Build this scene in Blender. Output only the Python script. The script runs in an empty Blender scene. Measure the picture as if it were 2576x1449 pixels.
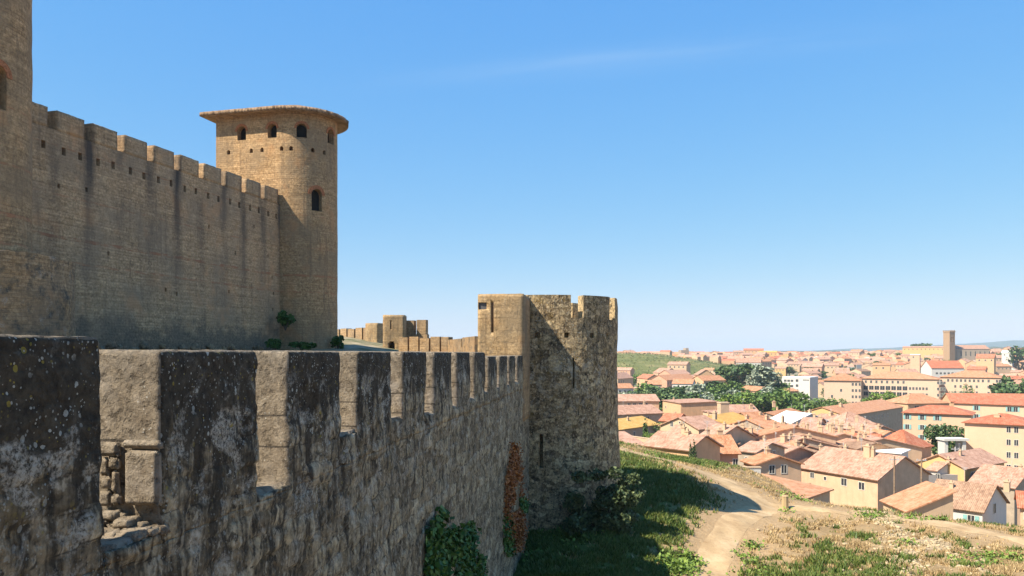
import bpy, bmesh, math, random
import numpy as np
from mathutils import Vector, Matrix

random.seed(7)
rng = np.random.default_rng(11)
SC = bpy.context.scene
COL = SC.collection
R = math.radians

# ------------------------------------------------------------------ camera
F = 2003.0            # focal length in photo units (photo taken as 2576 wide)
CX, HZ = 1288.0, 888.0  # principal column, horizon row
cam_d = bpy.data.cameras.new('camera')
cam = bpy.data.objects.new('camera', cam_d)
COL.objects.link(cam)
cam.location = (0, 0, 0)
cam.rotation_euler = (R(90), 0, 0)
cam_d.sensor_width = 36.0
cam_d.lens = F / 2576 * 36
cam_d.shift_y = (HZ - 724.5) / 2576
cam_d.clip_start = 0.1
cam_d.clip_end = 60000
SC.camera = cam

# ------------------------------------------------------------------ sky and sun
SUN_EL = R(49)
sv = Vector((-0.88, -0.475)).normalized()
SUN = Vector((sv.x * math.cos(SUN_EL), sv.y * math.cos(SUN_EL), math.sin(SUN_EL)))
W = bpy.data.worlds.new('World')
SC.world = W
W.use_nodes = True
wn = W.node_tree
wn.nodes.clear()
sky = wn.nodes.new('ShaderNodeTexSky')
sky.sky_type = 'NISHITA'
sky.sun_disc = False
sky.sun_elevation = SUN_EL
sky.sun_rotation = math.atan2(sv.x, sv.y) % (2 * math.pi)
sky.altitude = 100
sky.air_density = 1.0
sky.dust_density = 0.15
sky.ozone_density = 3.0
bg = wn.nodes.new('ShaderNodeBackground')
bg.inputs['Strength'].default_value = 0.131
wo = wn.nodes.new('ShaderNodeOutputWorld')
# one faint high streak of cirrus, a band across the northern sky
def wmath(op, a, b=0.0):
    n_ = wn.nodes.new('ShaderNodeMath'); n_.operation = op
    for i_, v_ in ((0, a), (1, b)):
        if isinstance(v_, bpy.types.NodeSocket):
            wn.links.new(v_, n_.inputs[i_])
        else:
            n_.inputs[i_].default_value = v_
    return n_.outputs[0]
tc = wn.nodes.new('ShaderNodeTexCoord')
sx_ = wn.nodes.new('ShaderNodeSeparateXYZ')
wn.links.new(tc.outputs['Generated'], sx_.inputs[0])
yy_ = wmath('MAXIMUM', sx_.outputs[1], 0.05)
u_ = wmath('DIVIDE', sx_.outputs[0], yy_)
v_ = wmath('DIVIDE', sx_.outputs[2], yy_)
cv_ = wn.nodes.new('ShaderNodeCombineXYZ')
wn.links.new(wmath('MULTIPLY', u_, 2.2), cv_.inputs[0])
wn.links.new(wmath('MULTIPLY', wmath('SUBTRACT', v_, wmath('MULTIPLY', u_, 0.10)), 30.0), cv_.inputs[1])
nz = wn.nodes.new('ShaderNodeTexNoise')
nz.inputs['Scale'].default_value = 1.0
nz.inputs['Detail'].default_value = 5
wn.links.new(cv_.outputs[0], nz.inputs['Vector'])
d_ = wmath('SUBTRACT', v_, wmath('ADD', wmath('MULTIPLY', u_, 0.095), 0.357))
bd_ = wmath('POWER', 2.718, wmath('MULTIPLY', wmath('POWER', wmath('ABSOLUTE', wmath('DIVIDE', d_, 0.016)), 2.0), -1.0))
ru_ = wmath('POWER', 2.718, wmath('MULTIPLY', wmath('POWER', wmath('ABSOLUTE', wmath('DIVIDE', wmath('SUBTRACT', u_, 0.17), 0.26)), 2.0), -1.0))
fr_ = wn.nodes.new('ShaderNodeMapRange')
fr_.inputs['From Min'].default_value = 0.32
fr_.inputs['From Max'].default_value = 0.75
wn.links.new(nz.outputs['Fac'], fr_.inputs['Value'])
mx = wn.nodes.new('ShaderNodeMix')
mx.data_type = 'RGBA'
mx.inputs[7].default_value = (3.0, 3.6, 4.0, 1)
wn.links.new(wmath('MULTIPLY', wmath('MULTIPLY', wmath('MULTIPLY', bd_, ru_), fr_.outputs[0]), 0.20), mx.inputs[0])
gm_ = wn.nodes.new('ShaderNodeGamma')
gm_.inputs['Gamma'].default_value = 0.62
wn.links.new(sky.outputs[0], gm_.inputs['Color'])
hs_ = wn.nodes.new('ShaderNodeHueSaturation')
hs_.inputs['Saturation'].default_value = 1.35
wn.links.new(gm_.outputs[0], hs_.inputs['Color'])
# clear southern sky: even blue, paler towards the horizon
sp_ = wn.nodes.new('ShaderNodeSeparateColor')
wn.links.new(hs_.outputs[0], sp_.inputs[0])
cb_ = wn.nodes.new('ShaderNodeCombineColor')
for i_, (p_, k_) in enumerate(((1.15, 0.76), (0.72, 1.30), (0.18, 2.95))):
    a_ = wn.nodes.new('ShaderNodeMath'); a_.operation = 'POWER'; a_.inputs[1].default_value = p_
    b_ = wn.nodes.new('ShaderNodeMath'); b_.operation = 'MULTIPLY'; b_.inputs[1].default_value = k_
    wn.links.new(sp_.outputs[i_], a_.inputs[0])
    wn.links.new(a_.outputs[0], b_.inputs[0])
    wn.links.new(b_.outputs[0], cb_.inputs[i_])
wn.links.new(cb_.outputs[0], mx.inputs[6])
wn.links.new(mx.outputs[2], bg.inputs['Color'])
wn.links.new(bg.outputs[0], wo.inputs['Surface'])

sun_d = bpy.data.lights.new('sun', 'SUN')
sun_d.energy = 5.0
sun_d.angle = R(0.5)
sun_d.color = (1.0, 0.92, 0.78)
sun = bpy.data.objects.new('sun', sun_d)
COL.objects.link(sun)
sun.location = SUN * 100
sun.rotation_euler = SUN.to_track_quat('Z', 'Y').to_euler()

SC.view_settings.view_transform = 'Standard'
SC.view_settings.look = 'None'
SC.view_settings.exposure = 1.0
SC.view_settings.gamma = 1.0
SC.cycles.max_bounces = 6
SC.cycles.diffuse_bounces = 4

# ------------------------------------------------------------------ helpers
def wpt(px, py, d):
    """the point seen at photo position px, py at distance d along the view"""
    return Vector(((px - CX) / F * d, d, (HZ - py) / F * d))

def hash3(ix, iy, iz, seed=0):
    h = (ix.astype(np.int64) * 374761393 + iy.astype(np.int64) * 668265263
         + iz.astype(np.int64) * 1274126177 + seed * 974711) & 0xFFFFFFFF
    h = ((h ^ (h >> 13)) * 1274126177) & 0xFFFFFFFF
    h = ((h ^ (h >> 16)) * 2246822519) & 0xFFFFFFFF
    h = h ^ (h >> 15)
    return (h & 0xFFFFFF) / float(0xFFFFFF)

def vnoise(x, y, z, seed=0):
    ix, iy, iz = np.floor(x), np.floor(y), np.floor(z)
    fx, fy, fz = x - ix, y - iy, z - iz
    fx, fy, fz = [f * f * (3 - 2 * f) for f in (fx, fy, fz)]
    r = 0
    for dx in (0, 1):
        for dy in (0, 1):
            for dz in (0, 1):
                w = (fx if dx else 1 - fx) * (fy if dy else 1 - fy) * (fz if dz else 1 - fz)
                r = r + w * hash3(ix + dx, iy + dy, iz + dz, seed)
    return r

def fbm(x, y, z, oct=4, seed=0):
    a, s, t = 0.5, 0.0, 0.0
    for i in range(oct):
        s = s + a * vnoise(x * 2 ** i, y * 2 ** i, z * 2 ** i, seed + i)
        t += a
        a *= 0.5
    return s / t

def stones(u, v, cw, ch, seed=0, power=4.0):
    """jittered masonry cells: edge distance 0..1 and a random number per stone"""
    vv = v / ch
    row = np.floor(vv)
    uu = u / cw
    best = np.full(u.shape, 9.0)
    sec = np.full(u.shape, 9.0)
    idd = np.zeros(u.shape)
    for dr in (-1, 0, 1):
        r_ = row + dr
        off = hash3(r_, r_ * 0, r_ * 0, seed + 5)
        for dc in (-1, 0, 1, 2):
            c_ = np.floor(uu - off) + dc
            px = c_ + off + 0.5 + 0.5 * (hash3(c_, r_, r_ * 0, seed) - 0.5)
            py = r_ + 0.5 + 0.4 * (hash3(c_, r_, r_ * 0, seed + 1) - 0.5)
            d = ((np.abs(uu - px)) ** power + (np.abs(vv - py)) ** power) ** (1 / power)
            idn = hash3(c_, r_, r_ * 0, seed + 2)
            nb = d < best
            sec = np.where(nb, best, np.minimum(sec, d))
            idd = np.where(nb, idn, idd)
            best = np.where(nb, d, best)
    return np.clip((sec - best) * 3.0, 0, 1), idd

def np_mesh(name, verts, faces, mats=(), midx=None, smooth=False, attr=None, uv=None):
    me = bpy.data.meshes.new(name)
    verts = np.asarray(verts, dtype=np.float32)
    if isinstance(faces, np.ndarray):
        nf, k = faces.shape
        me.vertices.add(len(verts))
        me.vertices.foreach_set('co', verts.ravel())
        me.loops.add(nf * k)
        me.loops.foreach_set('vertex_index', faces.astype(np.int32).ravel())
        me.polygons.add(nf)
        me.polygons.foreach_set('loop_start', np.arange(0, nf * k, k, dtype=np.int32))
        me.update(calc_edges=True)
    else:
        me.from_pydata([tuple(v) for v in verts.tolist()], [], faces)
        me.update()
    for m in mats:
        me.materials.append(m)
    if midx is not None:
        me.polygons.foreach_set('material_index', np.asarray(midx, dtype=np.int32))
    if smooth:
        me.polygons.foreach_set('use_smooth', np.ones(len(me.polygons), dtype=bool))
    if attr is not None:
        for an, arr in attr.items():
            a = me.attributes.new(an, 'FLOAT_COLOR', 'POINT')
            a.data.foreach_set('color', np.asarray(arr, dtype=np.float32).ravel())
    if uv is not None:
        l = me.uv_layers.new(name='UVMap')
        vi = np.empty(len(me.loops), dtype=np.int32)
        me.loops.foreach_get('vertex_index', vi)
        l.data.foreach_set('uv', np.asarray(uv, dtype=np.float32)[vi].ravel())
    me.validate()
    return me

def link(name, me, parent=None):
    o = bpy.data.objects.new(name, me)
    COL.objects.link(o)
    if parent is not None:
        o.parent = parent
    return o

def tag(o, label, cat, group=None, kind=None):
    o['label'] = label
    o['category'] = cat
    if group:
        o['group'] = group
    if kind:
        o['kind'] = kind
    return o

def thing(name, label, cat, loc=(0, 0, 0), rz=0.0, group=None):
    o = bpy.data.objects.new(name, None)
    COL.objects.link(o)
    o.empty_display_size = 0.5
    o.location = loc
    o.rotation_euler = (0, 0, rz)
    return tag(o, label, cat, group)

class MB:
    """collects simple shapes into ONE mesh"""
    def __init__(s):
        s.v, s.f, s.m = [], [], []
    def add(s, vs, fs, mi=0):
        n = len(s.v)
        s.v += [tuple(v) for v in vs]
        for f in fs:
            s.f.append([i + n for i in f])
            s.m.append(mi)
        return s
    def box(s, x0, x1, y0, y1, z0, z1, mi=0):
        vs = [(x, y, z) for z in (z0, z1) for y in (y0, y1) for x in (x0, x1)]
        return s.add(vs, [(0, 2, 3, 1), (4, 5, 7, 6), (0, 1, 5, 4), (2, 6, 7, 3), (0, 4, 6, 2), (1, 3, 7, 5)], mi)
    def prism(s, poly, z0, z1, mi=0):
        n = len(poly)
        vs = [(x, y, z0) for x, y in poly] + [(x, y, z1) for x, y in poly]
        fs = [tuple(range(n - 1, -1, -1)), tuple(range(n, 2 * n))]
        fs += [(i, (i + 1) % n, n + (i + 1) % n, n + i) for i in range(n)]
        return s.add(vs, fs, mi)
    def extr_y(s, poly, y0, y1, mi=0):
        """polygon in x,z pushed from y0 to y1"""
        n = len(poly)
        vs = [(x, y0, z) for x, z in poly] + [(x, y1, z) for x, z in poly]
        fs = [tuple(range(n)), tuple(range(2 * n - 1, n - 1, -1))]
        fs += [(i, n + i, n + (i + 1) % n, (i + 1) % n) for i in range(n)]
        return s.add(vs, fs, mi)
    def tube(s, pts, rads, k=8, mi=0):
        rings = []
        n0 = len(s.v)
        for i, p in enumerate(pts):
            p = Vector(p)
            a = Vector(pts[max(i - 1, 0)])
            b = Vector(pts[min(i + 1, len(pts) - 1)])
            t = (b - a).normalized()
            q = t.to_track_quat('Z', 'Y')
            ring = [p + q @ Vector((math.cos(j * 2 * math.pi / k) * rads[i], math.sin(j * 2 * math.pi / k) * rads[i], 0)) for j in range(k)]
            s.v += [tuple(v) for v in ring]
        for i in range(len(pts) - 1):
            for j in range(k):
                a = n0 + i * k + j
                b = n0 + i * k + (j + 1) % k
                s.f.append([a, b, b + k, a + k])
                s.m.append(mi)
        s.f.append([n0 + j for j in range(k - 1, -1, -1)])
        s.m.append(mi)
        s.f.append([n0 + (len(pts) - 1) * k + j for j in range(k)])
        s.m.append(mi)
        return s
    def mesh(s, name, mats):
        if not isinstance(mats, (list, tuple)):
            mats = [mats]
        me = bpy.data.meshes.new(name)
        me.from_pydata(s.v, [], s.f)
        me.update()
        for m in mats:
            me.materials.append(m)
        me.polygons.foreach_set('material_index', s.m)
        return me
    def build(s, name, mats, parent=None):
        return link(name, s.mesh(name, mats), parent)

def fix_normals(me):
    bm = bmesh.new()
    bm.from_mesh(me)
    bmesh.ops.recalc_face_normals(bm, faces=bm.faces[:])
    bm.to_mesh(me)
    bm.free()

def cut(me, cutter_me, mats):
    """mesh minus cutter, as a new mesh"""
    fix_normals(cutter_me)
    a = bpy.data.objects.new('tmp_a', me)
    b = bpy.data.objects.new('tmp_b', cutter_me)
    COL.objects.link(a)
    COL.objects.link(b)
    md = a.modifiers.new('b', 'BOOLEAN')
    md.operation = 'DIFFERENCE'
    md.solver = 'EXACT'
    md.use_self = True
    md.object = b
    dg = bpy.context.evaluated_depsgraph_get()
    out = bpy.data.meshes.new_from_object(a.evaluated_get(dg))
    bpy.data.objects.remove(a)
    bpy.data.objects.remove(b)
    out.materials.clear()
    for m in mats:
        out.materials.append(m)
    return out

# ------------------------------------------------------------------ materials
class G:
    def __init__(s, name):
        s.mat = bpy.data.materials.new(name)
        s.mat.use_nodes = True
        s.nt = s.mat.node_tree
        s.nt.nodes.clear()
        s.out = s.n('ShaderNodeOutputMaterial')
        s.bsdf = s.n('ShaderNodeBsdfPrincipled')
        s.bsdf.inputs['Specular IOR Level'].default_value = 0.25
        s.nt.links.new(s.bsdf.outputs[0], s.out.inputs['Surface'])
        s.tc = s.n('ShaderNodeTexCoord')
        s.obj = s.tc.outputs['Object']
        s.geo = s.n('ShaderNodeNewGeometry')
    def n(s, t, ins=None, **props):
        nd = s.nt.nodes.new(t)
        for k, v in props.items():
            setattr(nd, k, v)
        for k, v in (ins or {}).items():
            if isinstance(v, bpy.types.NodeSocket):
                s.nt.links.new(v, nd.inputs[k])
            else:
                nd.inputs[k].default_value = v
        return nd
    def map(s, vec, scale=(1, 1, 1), loc=(0, 0, 0), rot=(0, 0, 0)):
        return s.n('ShaderNodeMapping', {'Vector': vec, 'Scale': scale, 'Location': loc, 'Rotation': rot}).outputs[0]
    def noise(s, vec, scale, detail=4, rough=0.55, dist=0.0, out='Fac'):
        return s.n('ShaderNodeTexNoise', {'Vector': vec, 'Scale': scale, 'Detail': detail, 'Roughness': rough, 'Distortion': dist}).outputs[out]
    def vor(s, vec, scale, feature='F1', out='Distance', rand=1.0):
        return s.n('ShaderNodeTexVoronoi', {'Vector': vec, 'Scale': scale, 'Randomness': rand}, feature=feature).outputs[out]
    def math(s, op, a, b=0.0, c=0.0, clamp=False):
        nd = s.n('ShaderNodeMath', {0: a, 1: b, 2: c}, operation=op)
        nd.use_clamp = clamp
        return nd.outputs[0]
    def rng(s, v, a, b, c=0.0, d=1.0, smooth=False):
        return s.n('ShaderNodeMapRange', {'Value': v, 'From Min': a, 'From Max': b, 'To Min': c, 'To Max': d},
                   interpolation_type='SMOOTHSTEP' if smooth else 'LINEAR').outputs[0]
    def ramp(s, fac, stops):
        nd = s.n('ShaderNodeValToRGB', {'Fac': fac})
        cr = nd.color_ramp
        while len(cr.elements) > 1:
            cr.elements.remove(cr.elements[-1])
        for i, (p, c) in enumerate(stops):
            e = cr.elements[0] if i == 0 else cr.elements.new(p)
            e.position = p
            e.color = (c[0], c[1], c[2], 1)
        return nd.outputs[0]
    def mix(s, fac, a, b, blend='MIX'):
        nd = s.n('ShaderNodeMix', data_type='RGBA', blend_type=blend)
        for i, v in ((0, fac), (6, a), (7, b)):
            if isinstance(v, bpy.types.NodeSocket):
                s.nt.links.new(v, nd.inputs[i])
            elif i == 0:
                nd.inputs[0].default_value = v
            else:
                nd.inputs[i].default_value = (v[0], v[1], v[2], 1)
        return nd.outputs[2]
    def xyz(s, vec):
        return s.n('ShaderNodeSeparateXYZ', {0: vec}).outputs
    def comb(s, x, y, z=0.0):
        return s.n('ShaderNodeCombineXYZ', {0: x, 1: y, 2: z}).outputs[0]
    def attr(s, name):
        return s.n('ShaderNodeAttribute', attribute_name=name)
    def done(s, color, rough=0.9, bump=None, strength=0.5, dist=0.05):
        if isinstance(color, bpy.types.NodeSocket):
            s.nt.links.new(color, s.bsdf.inputs['Base Color'])
        else:
            s.bsdf.inputs['Base Color'].default_value = (color[0], color[1], color[2], 1)
        if isinstance(rough, bpy.types.NodeSocket):
            s.nt.links.new(rough, s.bsdf.inputs['Roughness'])
        else:
            s.bsdf.inputs['Roughness'].default_value = rough
        if bump is not None:
            b = s.n('ShaderNodeBump', {'Height': bump, 'Strength': strength, 'Distance': dist})
            s.nt.links.new(b.outputs[0], s.bsdf.inputs['Normal'])
        return s.mat

def mul(c, k):
    return (c[0] * k, c[1] * k, c[2] * k)

def mat_plain(name, c, rough=0.7, var=0.15, scale=3.0):
    g = G(name)
    f = g.noise(g.obj, scale, 3)
    return g.done(g.ramp(f, [(0.3, mul(c, 1 - var)), (0.7, mul(c, 1 + var))]), rough)

def mat_rubble(name='lichen_rubble', proc=False):
    """weathered outer face: rubble stones with black and pale lichen"""
    g = G(name)
    X = g.xyz(g.obj)
    if proc:
        U = g.xyz(g.tc.outputs['UV'])
        wv = g.noise(g.obj, 1.1, 3, out='Color')
        vec = g.n('ShaderNodeVectorMath', {0: g.comb(g.math('DIVIDE', U[0], 0.42), g.math('DIVIDE', U[1], 0.24), 0.0), 1: wv}, operation='ADD').outputs[0]
        edge = g.math('MULTIPLY', g.vor(vec, 1.0, 'DISTANCE_TO_EDGE'), 3.0)
        rid = g.n('ShaderNodeSeparateColor', {0: g.vor(vec, 1.0, 'F1', 'Color')}).outputs[0]
    else:
        col = g.n('ShaderNodeSeparateColor', {0: g.attr('st').outputs['Color']}).outputs
        edge, rid = col[0], col[1]
    base = g.ramp(rid, [(0.0, (.07, .054, .036)), (0.2, (.20, .16, .108)), (0.4, (.11, .088, .06)), (0.6, (.29, .24, .165)), (0.8, (.15, .122, .085)), (1.0, (.36, .305, .22))])
    n1 = g.noise(g.obj, 8.0, 8, 0.7)
    base = g.mix(1.0, base, g.ramp(n1, [(0.30, (.30, .30, .30)), (0.70, (1.75, 1.72, 1.66))]), 'MULTIPLY')
    near = g.rng(X[0], 7.0, 26.0, 1.0, 0.0) if not proc else 0.0
    mort = g.ramp(g.noise(g.obj, 9, 4), [(0.35, (.022, .018, .013)), (0.7, (.12, .095, .065))])
    # patched mortar and weathered plaster
    pl = g.noise(g.map(g.obj, loc=(2, 5, 3)), 0.9, 6, 0.65)
    base = g.mix(g.rng(pl, 0.54, 0.64, 0, 0.5), base, g.ramp(n1, [(0.3, (.14, .115, .08)), (0.7, (.28, .235, .17))]))
    oc = g.noise(g.obj, 1.6, 5)
    base = g.mix(g.rng(oc, 0.58, 0.70, 0, 0.6), base, (.15, .105, .035))
    base = g.mix(g.rng(g.math('ADD', edge, g.math('MULTIPLY', g.math('SUBTRACT', g.noise(g.obj, 3.0, 4), .5), .5)), 0.03, 0.24, 0.85 if not proc else 0.5, 0.0), base, mort)
    # dark hollows and small dark pits
    hol = g.noise(g.map(g.obj, scale=(1.4, 1.4, 0.8), loc=(7, 7, 7)), 2.6, 6, 0.65)
    base = g.mix(g.rng(hol, 0.56, 0.66, 0, 0.85), base, (.03, .026, .021))
    pit = g.noise(g.map(g.obj, scale=(1.2, 1.2, 0.8), loc=(1, 2, 9)), 6.5, 4, 0.6)
    base = g.mix(g.rng(pit, 0.57, 0.64, 0, 0.85), base, (.022, .018, .014))
    spk = g.noise(g.map(g.obj, scale=(1.2, 1.2, 0.85), loc=(8, 2, 4)), 8.5, 4, 0.6)
    base = g.mix(g.rng(spk, 0.58, 0.65, 0, 0.75), base, (.40, .35, .27))
    # pale stones and crust lichen in rounded patches
    ps = g.noise(g.map(g.obj, scale=(1.3, 1.3, 0.85), loc=(3, 1, 7)), 4.6, 5, 0.6, 0.4)
    base = g.mix(g.rng(ps, 0.60, 0.66, 0, 0.7), base, g.ramp(n1, [(0.35, (.24, .20, .15)), (0.7, (.44, .38, .29))]))
    w1 = g.noise(g.map(g.obj, loc=(3, 1, 7)), 1.9, 6, 0.62, 0.6)
    wl = g.math('MULTIPLY', g.rng(w1, 0.53, 0.60), g.rng(g.noise(g.obj, 26, 5, 0.75), 0.40, 0.56), clamp=True)
    zz_ = g.rng(X[2], -5.0, -0.8, 0.15, 0.85)
    white = g.math('MULTIPLY', wl, zz_)
    # black crust lichen, thick on the coping and running down in streaks
    st = g.noise(g.map(g.obj, scale=(2.6, 1, 0.33)), 1.5, 5, 0.6)
    top = g.rng(X[2], -1.1, -0.1, -0.02, 0.33) if not proc else g.rng(X[2], 0.6, 3.2, -0.03, 0.0)
    top2 = g.rng(X[2], -4.5, -0.5, -0.05, 0.04)
    fine = g.math('MULTIPLY', g.noise(g.obj, 9, 6, 0.7), 0.26)
    s_ = g.math('ADD', g.math('ADD', st, g.math('ADD', top, top2)), fine)
    if not proc:
        s_ = g.math('ADD', s_, g.math('MULTIPLY', near, 0.10))
    blk = g.rng(s_, 0.68, 0.79, 0, 0.94)
    if proc:
        blk = g.math('MULTIPLY', blk, 0.7)
        base = g.mix(1.0, base, (1.45, 1.36, 1.2), 'MULTIPLY')
    base = g.mix(blk, base, g.ramp(n1, [(0.3, (.011, .009, .007)), (0.7, (.06, .049, .035))]))
    keep = g.rng(X[2], -0.7, -0.2, 1.0, 0.15)
    base = g.mix(g.math('MULTIPLY', white, keep), base, g.ramp(n1, [(0.35, (.27, .25, .22)), (0.7, (.52, .49, .43))]))
    if not proc:
        jn = g.rng(g.math('ADD', edge, g.math('MULTIPLY', g.math('SUBTRACT', g.noise(g.obj, 3.5, 5), .5), .45)), 0.02, 0.14, 0.62, 0.0)
        jn = g.math('MULTIPLY', jn, g.rng(X[2], -0.5, -1.1, 0.25, 1.0))
        base = g.mix(jn, base, (.018, .015, .012))
    # small white and yellow lichen dots
    for sc, lo in ((13.0, 0.55), (30.0, 0.5)):
        v = g.n('ShaderNodeTexVoronoi', {'Vector': g.obj, 'Scale': sc})
        dsz = g.n('ShaderNodeSeparateColor', {0: v.outputs['Color']}).outputs
        dots = g.math('LESS_THAN', g.math('ADD', v.outputs['Distance'], g.math('MULTIPLY', g.math('SUBTRACT', n1, .5), .5)), g.rng(dsz[0], lo, 1.0, 0.0, 0.40))
        dots = g.math('MULTIPLY', dots, g.rng(g.noise(g.obj, 2.1, 4), 0.40, 0.58))
        dots = g.math('MULTIPLY', dots, g.rng(X[2], -3.0, -0.6, 0.1, 0.85))
        base = g.mix(dots, base, g.mix(g.math('GREATER_THAN', dsz[1], 0.88), (.38, .39, .37), (.25, .20, .04)))
    base = g.mix(1.0, base, (1.5, 1.43, 1.27) if not proc else (1.2, 1.12, 0.98), 'MULTIPLY')
    h = g.math('ADD', g.math('MULTIPLY', n1, 0.8), g.math('MULTIPLY', g.noise(g.obj, 30, 5, 0.7), 0.4))
    h = g.math('ADD', h, g.math('MULTIPLY', g.rng(hol, 0.52, 0.66), -0.7))
    return g.done(base, 0.95, h, 1.0, 0.09)

def mat_cutstone(name='embrasure_stone', joints=True):
    """clean sawn faces inside the embrasures"""
    g = G(name)
    n1 = g.noise(g.obj, 5.0, 7, 0.65)
    c = g.ramp(n1, [(0.3, (.19, .14, .09)), (0.5, (.31, .24, .16)), (0.72, (.42, .335, .24))])
    n2 = g.noise(g.obj, 1.3, 5)
    c = g.mix(g.rng(n2, 0.52, 0.68, 0, 0.6), c, (.36, .31, .26))
    X = g.xyz(g.obj)
    c = g.mix(g.math('MULTIPLY', g.rng(X[2], -1.0, 0.0, 0.05, 0.5), g.rng(g.noise(g.obj, 9, 6, 0.75), 0.42, 0.56)), c, (.13, .11, .085))
    v = g.vor(g.obj, 17.0)
    sp = g.math('MULTIPLY', g.math('LESS_THAN', v, 0.16), g.rng(g.noise(g.obj, 3, 3), 0.5, 0.6))
    c = g.mix(sp, c, (.52, .47, .38))
    for z in ((-0.86, -1.28) if joints else ()):
        j = g.math('COMPARE', g.math('ADD', X[2], g.math('MULTIPLY', n2, 0.06)), z + 0.03, 0.013)
        c = g.mix(g.math('MULTIPLY', j, 0.85), c, (.07, .055, .04))
    pt = g.noise(g.map(g.obj, loc=(6, 2, 1)), 11.0, 5, 0.7)
    c = g.mix(g.rng(pt, 0.58, 0.68, 0, 0.8), c, (.10, .075, .05))
    pb = g.noise(g.map(g.obj, scale=(1, 1, .6), loc=(2, 6, 1)), 2.1, 6, 0.7)
    c = g.mix(g.rng(pb, 0.54, 0.62, 0, 0.5), c, (.20, .155, .105))
    h = g.math('ADD', n1, g.math('MULTIPLY', g.noise(g.obj, 28, 6, 0.75), 0.9))
    h = g.math('ADD', h, g.math('MULTIPLY', g.rng(pt, 0.52, 0.68), -0.8))
    return g.done(c, 0.92, h, 1.0, 0.05)

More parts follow.
